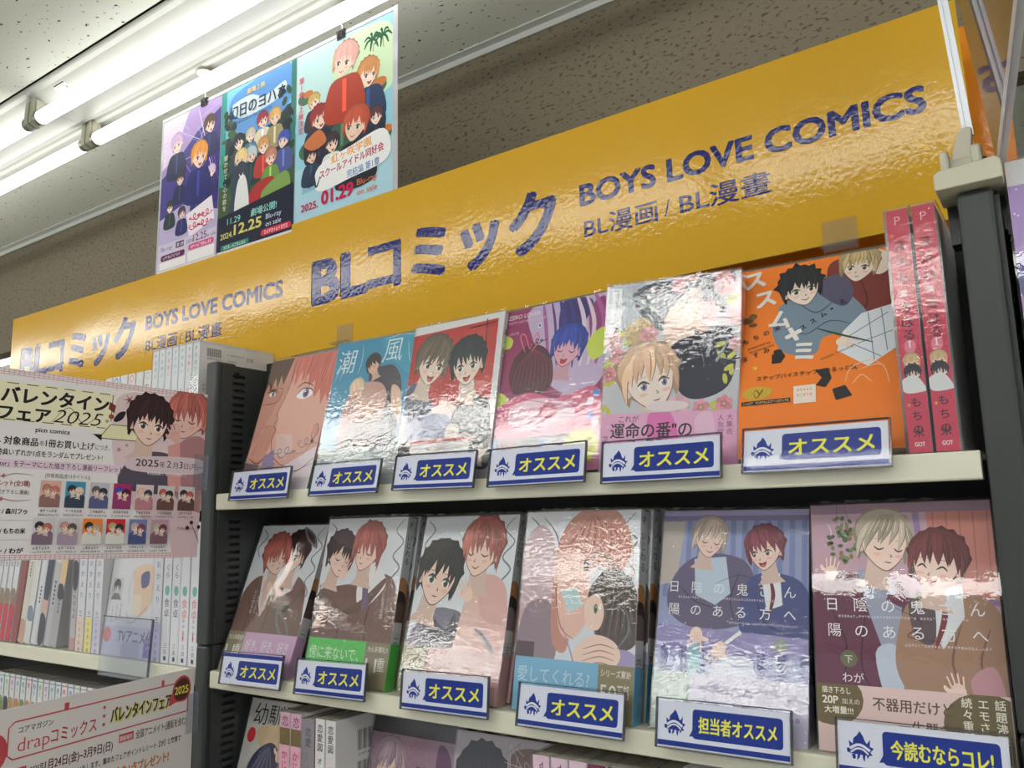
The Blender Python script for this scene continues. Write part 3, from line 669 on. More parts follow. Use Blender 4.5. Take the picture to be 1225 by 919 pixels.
def shelf_card(X, Y, Z, lean, yaw, roll, label, text='オススメ', top=False):
    root = empty('shelf_card', pose(X, Y, Z, lean, yaw, roll)); tag(root, label, 'card', 'blue and white recommendation cards on the shelf edges')
    key = (text, top)
    mb = MB().box((0, 0, 0), (.108, .0004, .0345), CARD); mb.art(card_art(text, top), FRONT); mb.build('card', M['printmatte'], root, Matrix.Translation((.001, 0, .0008)))
    s = MB(); s.box((0, -.0016, 0), (.1105, -.0013, .0372)); s.box((0, .0007, 0), (.1105, .001, .0372)); s.build('sleeve', M['sleeve'], root)
    e = MB(); e.box((-.0006, -.0018, -.0006), (.0003, .0012, .0375)); e.box((.1102, -.0018, -.0006), (.1112, .0012, .0375)); e.box((0, -.0018, .0368), (.1105, .0012, .0376)); e.box((0, -.0018, -.0008), (.1105, .0012, .0))
    e.build('sleeve_rim', M['sleeveedge'], root)
    MB().prism([(.0012, .002), (.0012, .016), (.0024, .016), (.0068, .0032), (.0080, .0028), (.0080, .002)], .008, .1025).build('holder', M['tape'], root)
    return root
TG = [(.042, -.0105, -.0100, .16, -.016, .001, 'recommendation card leftmost on the upper shelf, under the close-up face comic'),
      (.187, -.0105, -.0092, .21, -.037, 0, 'recommendation card on the upper shelf under the blue seaside comic'),
      (.316, -.0105, -.0075, .18, -.034, -.014, 'recommendation card on the upper shelf under the red comic of two laughing men'),
      (.441, -.0105, -.0092, .18, -.041, .004, 'recommendation card on the upper shelf under the magenta comic'),
      (.566, -.0105, -.0112, .17, -.006, .004, 'recommendation card on the upper shelf under the flowery pink comic'),
      (.694, -.0115, -.0085, .28, .003, .001, 'recommendation card on the upper shelf under the orange comic')]
for a in TG: shelf_card(*a)
shelf_card(.035, -.0105, -.2272, .16, -.010, .018, 'recommendation card with its blue stripe on top, under the lilac banded comic', top=True)
shelf_card(.169, -.0105, -.2262, .14, -.026, .026, 'recommendation card on the lower shelf under the green banded comic')
shelf_card(.328, -.0105, -.2252, .11, -.026, .020, 'recommendation card on the lower shelf under the dull pink banded comic')
shelf_card(.469, -.0105, -.2252, .21, -.038, .012, 'recommendation card on the lower shelf under the sky blue banded comic')
shelf_card(.607, -.0105, -.2252, .21, -.026, .012, 'staff recommendation card under the violet blue comic on the lower shelf', '担当者オススメ')
shelf_card(.749, -.0105, -.2252, .21, -.026, .012, 'must-read-now card rightmost on the lower shelf, under the mauve comic', '今読むならコレ!')

# ================================================================ books
SEED = [0]
def comic_parts(root, w, h, t, front, spine, back, obi=None, film='film', covercol=(225, 225, 228), fringe=True):
    e = .0006
    pg = MB().box((.0004, e, .0012), (w - e, t - e, h - .0012)).build('pages', M['pages'], root)
    if obi:
        if front: front.crop(front.H - obi[0] / front.w * 100)
        if spine: spine.crop(spine.H - obi[0] / spine.w * 100 * 1)
    mb = MB(); mb.box((0, 0, 0), (w, .0005, h), covercol); mb.box((w - .0005, .0005, 0), (w, t - .0005, h), covercol); mb.box((0, t - .0005, 0), (w, t, h), covercol)
    if front: mb.art(front, FRONT)
    if spine: mb.art(spine, side_frame(w))
    if back: mb.art(back, Matrix(((-1, 0, 0, w), (0, 0, 1, t), (0, 1, 0, 0), (0, 0, 0, 1))))
    mb.build('cover', M['print'], root)
    if obi:
        hb, fa, sa, oc = obi; o = MB(); g = .0003
        o.box((0, -g - .0002, 0), (w + g, -g, hb), oc); o.box((w + g, -g, 0), (w + g + .0002, t + g, hb), oc); o.box((0, t + g, 0), (w + g, t + g + .0002, hb), oc)
        if fa: o.art(fa, FRONT, lift=g + .0002)
        if sa: o.art(sa, side_frame(w), lift=g + .0002)
        o.build('paper_band', M['print'], root)
    if film:
        q = .0017; f = MB(); SEED[0] += 1
        lo, hi = (-.0008, -q, -.0006), (w + q, t + q, h + .0010)
        f.face([(lo[0], lo[1], lo[2]), (hi[0], lo[1], lo[2]), (hi[0], lo[1], hi[2]), (lo[0], lo[1], hi[2])])
        f.face([(hi[0], lo[1], lo[2]), (hi[0], hi[1], lo[2]), (hi[0], hi[1], hi[2]), (hi[0], lo[1], hi[2])])
        f.face([(lo[0], lo[1], hi[2]), (hi[0], lo[1], hi[2]), (hi[0], hi[1], hi[2]), (lo[0], hi[1], hi[2])])
        f.face([(lo[0], hi[1], lo[2]), (lo[0], lo[1], lo[2]), (lo[0], lo[1], hi[2]), (lo[0], hi[1], hi[2])])
        if fringe:
            rd = random.Random(SEED[0]); n = 14; m_ = t / 2
            for i in range(n):
                x0 = lo[0] + (hi[0] - lo[0]) * i / n; x1 = lo[0] + (hi[0] - lo[0]) * (i + 1) / n
                f.face([(x0, lo[1] + .001, hi[2]), (x1, lo[1] + .001, hi[2]), (x1, lo[1] + .001 + rd.uniform(-.001, .0015), hi[2] + rd.uniform(.0008, .003)), (x0, lo[1] + .001 + rd.uniform(-.001, .0015), hi[2] + rd.uniform(.0008, .003))])
        f.build('shrink_film', M[film], root)
def copy_tree(root, m, label):
    r = root.copy(); COL.objects.link(r); r.matrix_world = m; r['label'] = label
    for ch in root.children:
        c_ = ch.copy(); COL.objects.link(c_); c_.parent = r
        for g in ch.children:
            d = g.copy(); COL.objects.link(d); d.parent = c_
    return r
def face_out(P, w, h, t, front, spine, back, obi, label, group, copies=0, film='film', step=.0005, shiftx=.0, covercol=(225, 225, 228), extra_label='', dlean=0.0):
    X, Y, Z, lean, yaw, roll = P
    m = pose(X, Y, Z, lean, yaw, roll); root = empty('comic_book', m); tag(root, label, 'book', group)
    comic_parts(root, w, h, t, front, spine, back, obi, film, covercol)
    W = ('directly behind the front copy', 'third from the front', 'fourth from the front', 'fifth from the front')
    off = 0; fx = 0
    for i in range(copies):
        off += (t + .0036) / math.cos(lean); fx += shiftx
        copy_tree(root, pose(X + fx, Y + off, Z, lean - dlean * (i + 1), yaw, roll), extra_label % W[i])
    return root
BW, BH = .1285, .1840
def new(H=None): return Art(BW, BH if H is None else H)

# ---- upper row covers -----------------------------------------------------------------
def cover_faces():
    A = Art(.1285, .1835, (226, 176, 162)); ln = (110, 66, 66)
    A.poly([(0, 0), (40, 0), (36, 40), (30, 60), (34, 80), (26, 110), (0, 143)], (204, 150, 134))
    A.poly([(0, 0), (34, 0), (30, 16), (26, 30), (20, 18), (18, 34), (12, 20), (8, 36), (3, 26), (0, 34)], (104, 84, 74))
    for i in range(7): A.line([(4 + i * 4.4, 0), (3 + i * 4.2, 14), (2 + i * 3.9, 26 - i)], .7, (70, 54, 50))
    A.line([(3, 37), (12, 34), (20, 36)], 1.4, (60, 44, 44)); A.ell(13, 39, 5, 2.6, (246, 240, 236)); A.ell(14, 39, 2.1, 2.5, (96, 104, 140)); A.line([(7, 38), (13, 35.5), (20, 38.5)], 1.1, (50, 38, 40))
    A.line([(0, 34), (22, 33), (28, 37), (24, 48), (6, 50), (0, 48)], .8, (92, 70, 70), smooth=True)
    A.poly([(38, 0), (100, 0), (100, 58), (94, 46), (90, 58), (84, 40), (78, 50), (74, 30), (66, 36), (62, 20), (54, 30), (52, 16), (44, 34), (42, 18), (36, 30)], (206, 122, 112))
    rd = random.Random(1)
    for i in range(26): x = rd.uniform(40, 99); A.line([(x, 0), (x - 2, 16), (x - 3 + rd.uniform(-3, 3), 30 + rd.uniform(0, 18) * (x > 70))], rd.uniform(.4, 1.0), rd.choice([(166, 84, 80), (232, 160, 148), (184, 100, 94)]))
    A.line([(50, 36), (60, 31), (74, 36)], 1.6, (120, 70, 66)); A.blob([(52, 43), (60, 38), (72, 40), (75, 45), (64, 49), (54, 47)], (248, 244, 244)); A.ell(65, 43, 4.4, 4.8, (132, 120, 168)); A.ell(65, 43, 2, 2.6, (60, 44, 80)); A.ell(63.5, 41, 1, 1, (255, 255, 255)); A.line([(51, 44), (60, 37.5), (72, 39.5), (77, 45)], 1.3, (84, 48, 50))
    A.line([(38, 30), (35, 44), (29, 60), (32, 68), (28, 74), (33, 80), (31, 90), (40, 108), (62, 118), (86, 104), (98, 82)], .8, ln)
    A.line([(36, 0), (38, 22), (34, 50)], .7, ln); A.line([(10, 76), (22, 75)], .8, ln); A.ell(92, 84, 4, 6, (216, 158, 146)); A.line([(88, 80), (94, 78), (96, 88), (90, 92), (88, 86)], .8, ln); A.ell(91, 95, 1.8, 2.2, (90, 60, 90))
    A.line([(4, 108), (18, 114), (30, 104)], 1.2, (84, 60, 66)); A.poly([(0, 112), (22, 116), (18, 143), (0, 143)], (96, 84, 96))
    A.poly([(26, 108), (38, 100), (44, 116), (40, 130), (44, 143), (22, 143)], (150, 134, 180)); A.poly([(40, 128), (60, 122), (62, 143), (42, 143)], (120, 104, 156))
    A.poly([(60, 118), (100, 100), (100, 143), (62, 143)], (232, 220, 226)); A.line([(62, 120), (80, 124), (100, 112)], .9, ln); A.line([(62, 143), (76, 126), (98, 118)], .7, ln)
    A.poly([(36, 84), (60, 86), (66, 100), (58, 112), (42, 106)], (226, 196, 190)); A.scrawl(32, 104, 44, 12, (104, 132, 128), 3, .9); A.scrawl(12, 118, 40, 8, (104, 132, 128), 9, .8); A.scrawl(70, 96, 28, 10, (120, 110, 116), 5, .7)
    return A
def cover_seaside():
    A = Art(.1280, .1825, (52, 146, 186)); H = 142
    A.poly([(0, 96), (100, 84), (100, 116), (0, 116)], (70, 160, 190)); A.blob([(60, 0), (104, 0), (104, 40), (84, 30), (70, 20)], (66, 160, 190))
    A.text('潮', 3, 30, 26, (226, 240, 244), -.006, sx=1.0, skew=.1); A.text('風', 62, 24, 26, (226, 240, 244), -.006, skew=.1)
    for P in (((2, 40), (14, 18), (10, 38)), ((34, 6), (36, 20), (33, 34)), ((62, 3), (82, 0), (98, 2)), ((92, 8), (96, 24), (100, 30))): A.line(P, .6, (226, 240, 244))
    sk = (232, 190, 164)
    A.blob([(48, 36), (60, 30), (78, 30), (90, 44), (94, 66), (96, 92), (78, 96), (60, 70)], (66, 60, 74)); A.blob([(80, 50), (92, 56), (96, 80), (92, 104), (86, 104), (84, 76)], (226, 186, 160))
    head(A, 52, 27, 8.5, -20, (52, 42, 44), sk, -.8, 'closed', seed=5, mouth='smile', detail=1)
    A.blob([(30, 52), (44, 44), (66, 46), (76, 60), (74, 84), (70, 108), (36, 108), (34, 84), (26, 72)], (206, 160, 148)); A.blob([(24, 60), (34, 54), (38, 74), (34, 100), (22, 104), (20, 80)], (176, 130, 124))
    head(A, 36, 50, 8.5, -16, (232, 206, 174), sk, -.7, 'closed', seed=9, mouth='open', detail=1)
    A.blob([(34, 84), (72, 80), (78, 116), (30, 116)], (104, 78, 78)); A.blob([(74, 72), (94, 84), (96, 116), (74, 116)], (56, 62, 78)); A.line([(44, 66), (56, 72), (70, 68)], 5, (226, 186, 160)); A.line([(56, 80), (68, 78)], 3, (230, 190, 164))
    for q in ((40, 60, 40, 84), (52, 56, 54, 80), (64, 60, 62, 88)): A.line([(q[0], q[1]), (q[2], q[3])], .9, (160, 116, 112))
    A.line([(6, 96), (20, 88), (30, 96), (16, 104)], .7, (226, 240, 244)); A.vtext('凪いで、', 4, 56, 4, (206, 230, 240))
    for i in range(9): A.line([(4 + i * 11, 108 - i), (8 + i * 11, 102), (12 + i * 11, 110 - i)], 1.1, (214, 226, 230), keep=i > 0)
    return A
def band_seaside():
    A = Art(.1280, .0470, (206, 214, 214)); A.text('願いが', 4, 20, 13, (88, 132, 148), 0); A.rect(68, 0, 100, 27, (186, 192, 196)); A.text('4,200', 80, 8, 6, (60, 60, 60)); A.fine(42, 6, 20, 8, 2.4, (110, 120, 126)); A.fine(42, 11, 20, 8, 2.4, (110, 120, 126)); A.fine(72, 12, 24, 7, 3, (80, 84, 90)); A.line([(66, 2), (72, 12), (68, 24)], 1.5, (140, 146, 150)); return A
def cover_laughing():
    A = Art(.1285, .1835, (192, 54, 56)); sk = (240, 216, 200)
    for P in ([(0, 0), (100, 0), (100, 5), (0, 8)],): A.poly(P, (226, 226, 226))
    A.rect(94, 0, 100, 143, (220, 220, 222)); A.line([(82, 4), (83, 24)], 1.2, (24, 24, 28), taper=False); A.line([(64, 10), (92, 8)], 1, (24, 24, 28), taper=False)
    for i in range(14): A.line([(58 + i * 3, 12), (62 + i * 3, 30)], .5, (222, 120, 116), keep=i > 0)
    A.blob([(0, 60), (14, 56), (30, 72), (44, 90), (40, 120), (0, 120)], (92, 96, 128)); A.blob([(40, 84), (60, 78), (88, 74), (96, 90), (94, 120), (36, 120)], (44, 50, 62))
    head(A, 26, 36, 19, 14, (108, 98, 84), sk, .5, 'open', (90, 84, 72), 'open', seed=4, bangs=7, fringe=.12)
    head(A, 66, 42, 18, -6, (38, 48, 60), sk, -.2, 'open', (70, 90, 104), 'open', seed=6, bangs=5, fringe=-.05)
    A.blob([(30, 82), (46, 76), (58, 80), (52, 90), (34, 92)], shade(sk, .96)); hand(A, 72, 76, 5, -150, sk); hand(A, 44, 80, 5, -20, sk)
    A.blob([(10, 88), (40, 84), (56, 92), (50, 112), (8, 114)], (86, 98, 150)); A.line([(12, 96), (30, 90), (44, 96)], 1.2, (50, 56, 92)); A.line([(20, 104), (36, 98), (50, 104)], 1.2, (50, 56, 92))
    A.ell(58, 102, 8, 8, (200, 190, 176)); A.vtext('かわいいひと', 9, 62, 5.4, (60, 50, 54)); A.rect(0, 84, 5, 116, (200, 200, 204)); A.line([(80, 70), (92, 88), (90, 110)], 2, (26, 30, 40)); return A
def band_laughing():
    A = Art(.1285, .0480, (160, 156, 158)); A.rect(14, 1.5, 82, 4, (200, 58, 66)); A.rect(14, 5, 78, 24, (232, 226, 226)); A.fine(32, 8, 40, 20, 2.6, (70, 60, 64)); A.fine(40, 13, 34, 18, 2.6, (70, 60, 64)); A.blob([(0, 4), (12, 6), (16, 20), (6, 27), (0, 27)], (60, 54, 58)); A.text('悪い男', 20, 24, 8, (206, 80, 96)); A.blob([(80, 6), (100, 2), (100, 27), (84, 27)], (46, 50, 58)); head(A, 90, 12, 8, 8, (40, 44, 50), (226, 206, 194), -.3, seed=3, detail=1); return A
def cover_magenta():
    A = Art(.1275, .1835, (150, 44, 100)); rd = random.Random(12); sk = (226, 170, 190)
    A.blob([(30, 0), (104, 0), (104, 60), (80, 84), (50, 70), (34, 34)], (196, 176, 210)); A.blob([(60, 0), (86, 4), (80, 22), (58, 28)], (60, 46, 120)); A.blob([(84, 14), (98, 4), (100, 40), (90, 50)], (150, 60, 120))
    for i in range(8): A.line([(40 + i * 8, -2), (44 + i * 9, 20 + i), (50 + i * 7, 60)], rd.uniform(2, 5), rd.choice([(86, 50, 130), (226, 206, 226), (176, 90, 160), (60, 60, 140)]))
    A.text('ZERO LOVER', 6, 8, 5.4, (240, 220, 230), .01); A.fine(6, 10, 44, 20, 2.4, (226, 190, 206)); A.fine(8, 20, 10, 5, 2.4, (226, 190, 206))
    A.blob([(0, 20), (12, 26), (10, 34), (0, 32)], (206, 220, 90)); A.blob([(84, 40), (98, 30), (100, 50), (88, 56)], (206, 220, 90)); A.blob([(0, 72), (14, 80), (6, 92), (0, 90)], (206, 220, 90))
    head(A, 66, 42, 15, 12, (44, 70, 168), sk, -.2, 'closed', seed=7, mouth='open', bangs=6, line=(90, 30, 80))
    for x, y in ((38, 18),): A.ell(x, y, 2, 2.4, (232, 220, 240)); A.ell(x, y, 1, 1.3, (70, 60, 150))
    A.ell(62, 54, 2.4, 1.7, (206, 30, 60), 20)
    A.blob([(16, 44), (30, 34), (46, 40), (54, 58), (50, 76), (22, 78), (12, 62)], (84, 30, 54)); 
    for i in range(10): A.line([(34, 38), (20 + i * 3.4, 52), (16 + i * 4, 72)], .9, (126, 50, 76), keep=i > 0)
    A.line([(26, 40), (20, 26), (24, 24), (30, 38)], 1.2, (236, 120, 140)); A.line([(30, 38), (36, 24), (38, 32), (32, 40)], 1.2, (236, 120, 140)); A.scrawl(30, 32, 16, 5, (40, 20, 50), 4, .8)
    A.blob([(0, 90), (30, 76), (60, 84), (92, 78), (100, 96), (92, 116), (6, 116)], (214, 96, 136)); A.blob([(16, 88), (44, 82), (74, 92), (70, 106), (24, 108)], (236, 196, 214)); A.ell(52, 94, 9, 7, (196, 66, 104)); A.ell(52, 94, 5, 4, (240, 160, 180))
    for i in range(18): A.line([(rd.uniform(0, 100), rd.uniform(76, 112)), (rd.uniform(0, 100), rd.uniform(76, 114))], rd.uniform(.5, 1.6), rd.choice([(246, 220, 232), (170, 30, 80), (240, 120, 160), (120, 60, 140)]))
    for i in range(6): A.ell(92 + rd.uniform(-4, 5), 84 + i * 6, 3, 3, ((90, 140, 220), (240, 240, 250), (230, 120, 180))[i % 3])
    A.rect(0, 112, 100, 118, (150, 60, 110)); return A
def band_magenta():
    A = Art(.1275, .0400, (226, 150, 190)); A.rect(0, 0, 12, 27, (110, 170, 226)); A.rect(6, 1, 74, 10, (24, 22, 34)); A.text('アンタ', 8, 8, 6, (240, 80, 130), .02, width=16); A.text('がそうやって', 24.5, 8, 6, (240, 240, 240), .02, width=22); A.text('男', 47, 8, 6, (90, 180, 240), .02); A.text('を見せつけるほど', 52, 8, 6, (240, 240, 240), .02, width=21)
    A.rect(6, 12, 60, 24, (24, 22, 34)); A.text('ナカがカタくなる', 8, 20, 7, (190, 220, 60), .02, width=50); A.star(84, 12, 16, 13, 14, (214, 214, 60)); A.text('シリーズ', 75, 9, 4, (40, 90, 160), .02, width=17); A.text('累計10万', 74, 14, 4.4, (200, 40, 90), .02, width=20); A.text('突破!', 78, 19, 4, (40, 90, 160), .02, width=12); return A
def flower(A, x, y, r, c, seed=0):
    for i in range(6): a = i * 1.047 + seed; A.ell(x + math.cos(a) * r * .55, y + math.sin(a) * r * .55, r * .52, r * .42, shade(c, .94 + .05 * (i % 3)), math.degrees(a), 10)
    for i in range(5): a = i * 1.257 + seed; A.ell(x + math.cos(a) * r * .25, y + math.sin(a) * r * .25, r * .3, r * .22, shade(c, .86), math.degrees(a), 8)
    A.ell(x, y, r * .14, r * .14, (236, 206, 120))
def cover_flowers():
    A = Art(.1282, .1825, (206, 206, 214)); rd = random.Random(21); sk = (246, 230, 220)
    A.blob([(0, 0), (60, 0), (64, 30), (40, 40), (0, 30)], (168, 178, 190)); A.blob([(20, 8), (48, 2), (70, 16), (60, 40), (34, 34)], (52, 58, 82)); A.blob([(70, 0), (96, 0), (90, 30), (72, 20)], (60, 66, 90)); A.blob([(16, 34), (30, 28), (38, 38), (28, 48), (18, 46)], (196, 168, 110))
    A.blob([(46, 30), (66, 10), (74, 20), (78, 44), (70, 60), (50, 56)], (238, 206, 190)); A.line([(48, 42), (62, 38), (76, 44)], 1, (190, 120, 110))
    A.blob([(52, 52), (74, 44), (92, 40), (98, 60), (92, 84), (70, 92), (56, 82)], (44, 48, 72))
    for i in range(14): A.line([(74, 62), (66 + 12 * math.cos(i), 60 + 12 * math.sin(i)), (74 + 26 * math.cos(i * .9), 64 + 24 * math.sin(i * .9))], 2.2, (44, 48, 72), keep=i > 0)
    for x, y in ((8, 58), (6, 80), (12, 44), (94, 74), (90, 58), (86, 96), (6, 100), (92, 20), (4, 66)): 
        for k in range(3): A.ell(x + rd.uniform(-5, 5), y + rd.uniform(-5, 5), 4, 1.8, (206, 206, 90), rd.uniform(0, 180), 8)
    for i, (x, y, r) in enumerate(((56, 6, 6), (90, 10, 8), (78, 28, 7.5), (96, 34, 6), (34, 42, 7), (6, 44, 7), (10, 56, 6), (4, 70, 6), (58, 96, 8), (74, 98, 6), (90, 96, 6), (97, 54, 5), (96, 112, 5), (88, 2, 6), (66, 0, 5))): flower(A, x, y, r, ((232, 160, 174), (224, 146, 160), (238, 186, 196))[i % 3], i)
    head(A, 36, 76, 21, -12, (232, 190, 158), sk, .45, 'open', (156, 150, 178), 'line', seed=8, bangs=5, fringe=-.05, line=(150, 96, 86), hl=1.12, messy=.24)
    for P in (((18, 10), (44, 26)), ((24, 22), (50, 12)), ((36, 4), (36, 30)), ((60, 6), (66, 28), (58, 30)), ((50, 20), (74, 16)), ((86, 8), (84, 22), (92, 18)), ((72, 52), (92, 48), (84, 66)), ((80, 46), (78, 62))): A.line(P, 1.8, (158, 170, 178), taper=False)
    A.vtext('カノジョの運命', 8, 6, 4.4, (40, 44, 60)); A.rect(4, 3, 12, 34, (222, 224, 230)); A.vtext('運命の番アンソロジ', 8, 4, 3.4, (60, 60, 76)); A.ell(50, 96, 16, 4, (236, 220, 224)); return A
def band_flowers():
    A = Art(.1282, .0540, (238, 176, 214)); A.blob([(36, 2), (52, 0), (60, 30), (40, 30)], (232, 120, 190)); A.blob([(70, 6), (82, 2), (84, 30), (74, 30)], (244, 200, 226))
    A.text('これが', 14, 6, 5.4, (60, 40, 60)); A.text('運命の番"の', 8, 17, 12, (30, 26, 40), .02, width=60); A.text('フェロモンってやつ', 22, 27, 11, (30, 26, 40), .02, width=60); A.vtext('人気作家', 88, 3, 4.6, (120, 50, 110)); A.vtext('大集合', 94, 3, 4.6, (120, 50, 110)); A.vtext('運命', 4, 16, 4.5, (90, 50, 90)); return A
OR = (246, 132, 46)
def cover_orange():
    A = Art(.1265, .1870, OR); W_ = (236, 232, 226); K = (44, 42, 48); sk = (240, 220, 204)
    A.blob([(64, 4), (96, 8), (100, 40), (96, 56), (80, 58), (70, 44), (60, 24)], (128, 56, 52)); A.line([(80, 22), (84, 40), (78, 54)], 1.2, (92, 36, 36)); A.line([(72, 30), (80, 44)], 1, (92, 36, 36)); A.blob([(88, 2), (98, 4), (98, 18), (90, 20)], sk)
    A.blob([(28, 34), (44, 26), (60, 18), (74, 34), (84, 52), (76, 62), (56, 64), (50, 76), (30, 72), (22, 54), (26, 40)], (122, 142, 160)); A.blob([(50, 20), (68, 16), (76, 30), (70, 42), (58, 34)], (92, 88, 112)); A.line([(30, 50), (44, 60), (60, 52), (76, 58)], 1, (84, 102, 122)); A.line([(40, 34), (52, 44), (66, 34)], 1.2, (84, 102, 122))
    head(A, 80, 11, 12, 8, (190, 166, 122), sk, -.2, 'open', (120, 106, 90), 'line', seed=14, bangs=6, neck=False)
    head(A, 42, 22, 13.5, -8, (44, 48, 52), sk, .3, 'open', (96, 110, 96), 'smile', seed=15, bangs=7, messy=.32, neck=False)
    A.poly([(80, 50), (99, 46), (101, 78), (82, 90), (64, 76), (68, 62)], (224, 230, 238)); 
    for P in (((72, 66), (96, 52)), ((84, 50), (86, 86)), ((72, 74), (98, 66)), ((70, 70), (90, 84)), ((92, 48), (94, 80))): A.line(P, .6, (120, 130, 146), taper=False)
    hand(A, 68, 70, 4.6, 10, sk); A.line([(52, 57), (66, 64), (86, 73)], 1.5, (46, 84, 66), taper=True)
    for ch, x, y, s_, a in (('ス', 4, 16, 17, -8), ('ス', 12, 33, 16, -8), ('ム', 20, 50, 16, 10), ('×', 30, 64, 20, 20), ('ミ', 38, 80, 17, -6)): A.text(ch, x, y, s_, W_, .05, ang=a)
    A.ell(5, 43, 4.5, 2.6, (110, 76, 40)); A.ell(9, 40, 3, 2.4, (134, 96, 52)); A.ell(9, 47, 3, 1.6, (110, 76, 40))
    A.poly([(22, 73), (28, 70), (31, 75), (28, 80), (22, 80)], K); A.ell(26, 71, 3, 1.8, K)
    for i, t in enumerate(('もちの米', 'ますみ')): 
        for j, ch in enumerate(t): A.text(ch, 3 + j * 7, (62 if i == 0 else 76) - j * 2.4, 4.6, K, .02, ang=-18)
    A.text('presented by', 6, 67, 3, (90, 50, 30), ang=-14); A.text('mochinokome', 7, 70, 3, (90, 50, 30), ang=-14)
    for j, ch in enumerate('ススム×ミ'): A.text(ch, 42 + j * 6.5, 57 - j * 4, 4.6, K, .03, ang=-28)
    A.text('susumu × minoru', 54, 82, 3, (90, 50, 30), ang=-20); A.text('ステップバイステップでゆるっとBL', 12, 92, 4.0, (60, 36, 24), .01, width=64, ang=-1); A.star(11, 82, 2.4, 1, 5, (250, 200, 60))
    A.blob([(2, 101), (10, 96), (22, 99), (19, 105), (8, 106)], (206, 170, 60)); A.line([(10, 101), (12, 99), (14, 102), (16, 99), (12, 105), (10, 101)], .8, (110, 60, 30)); A.poly([(50, 89), (58, 88), (60, 96), (56, 102), (50, 100), (54, 95)], K); A.poly([(60, 104), (68, 102), (72, 110), (62, 112)], K)
    A.rect(36, 99, 50, 112, (240, 226, 214)); A.fine(38, 101, 10, 5, 2, (220, 130, 80)); A.fine(38, 105, 10, 5, 2, (220, 130, 80))
    for P in (((68, 100), (72, 90), (84, 86), (92, 92)), ((72, 102), (78, 96), (84, 102)), ((76, 92), (90, 90), (94, 104))): A.line(P, .7, (250, 200, 160))
    A.rect(2, 107, 34, 110, (40, 34, 30)); A.fine(3, 107.6, 30, 22, 2, (230, 200, 160)); return A

def spine_art(w_, h, bg, marks):
    """marks: list of (text, v position 0..1 from the top, size relative to width, colour, bold)"""
    A = Art(w_, h, bg)
    for m_ in marks:
        if m_[0] == 'rect': A.rect(0, m_[1] * A.H, 100, m_[2] * A.H, m_[3])
        elif m_[0] == 'dot': A.ell(50, m_[1] * A.H, m_[2] * 100, m_[2] * 130, m_[3])
        elif m_[0] == 'fig': A.blob([(0, m_[1] * A.H), (60, m_[1] * A.H - 20), (100, m_[1] * A.H + 40), (90, m_[2] * A.H), (10, m_[2] * A.H)], m_[3])
        elif m_[0] == 'face': head(A, 50, m_[1] * A.H, m_[2] * 100, 0, m_[3], seed=int(m_[1] * 100), detail=1)
        else: A.vtext(m_[0], 50, m_[1] * A.H, m_[2] * 100, m_[3], m_[4] if len(m_) > 4 else .01, m_[5] if len(m_) > 5 else 1.05)
    return A
T0 = .0145
UP = 'face-out comics on the upper shelf'; LO = 'face-out comics on the lower shelf'
FB = dict(
B1=(.0324, .0094, .0006, .276, -.0023, -.0053), B2=(.1688, .0108, .0006, .201, -.0031, -.0219), B3=(.2985, .0099, .0004, .2013, -.0139, -.0022),
B4=(.4249, .0102, .0004, .2272, .0021, .0202), B5=(.5518, .0108, .0002, .1331, .0846, -.0426), B6=(.6841, .0082, .0045, .3487, .0653, .0138))
face_out(FB['B1'], .1288, .1837, T0, cover_faces(), spine_art(T0, .1837, (206, 170, 176), [('rect', 0, .2, (190, 70, 80)), ('となりの', .1, .7, (70, 50, 60)), ('rect', .8, 1, (60, 130, 110))]), None, None,
    'comic with two pale pink close-up faces, leaning left on the upper shelf', UP, film='film2')
a = cover_seaside(); face_out(FB['B2'], .1280, .1825, T0, a, spine_art(T0, .1825, (52, 120, 150), [('潮風', .1, .8, (230, 240, 240))]), None, (.0470, band_seaside(), None, (206, 214, 214)),
    'blue seaside comic with two embracing men above a pale band', UP)
face_out(FB['B3'], .1285, .1835, T0, cover_laughing(), spine_art(T0, .1835, (220, 220, 224), [('わるいひと', .1, .7, (40, 40, 46)), ('rect', .82, 1, (150, 60, 60))]), None, (.0480, band_laughing(), None, (170, 166, 168)),
    'red comic with two open-mouthed men, one brown and one black haired', UP)
face_out(FB['B4'], .1275, .1835, T0, cover_magenta(), spine_art(T0, .1835, (196, 90, 140), [('rect', 0, .3, (176, 90, 70)), ('ゼロ', .1, .7, (250, 240, 240)), ('rect', .8, 1, (90, 160, 220))]), None, (.0400, band_magenta(), None, (226, 150, 190)),
    'magenta and violet comic with a blue haired singing figure', UP)
face_out(FB['B5'], .1282, .1825, T0 + .002, cover_flowers(), spine_art(T0, .1825, (226, 206, 214), [('fig', .0, .3, (232, 160, 174)), ('運命', .3, .6, (50, 50, 70)), ('rect', .78, 1, (236, 170, 210))]), None, (.0540, band_flowers(), None, (238, 176, 214)),
    'flowery pink comic with a blond man among roses', UP)
face_out(FB['B6'], .1265, .1870, T0, cover_orange(), spine_art(T0, .187, OR, [('ススム×ミ', .08, .8, (40, 40, 44))]), None, None,
    'bright orange comic with two men bent over a manga page', UP, film='film2')

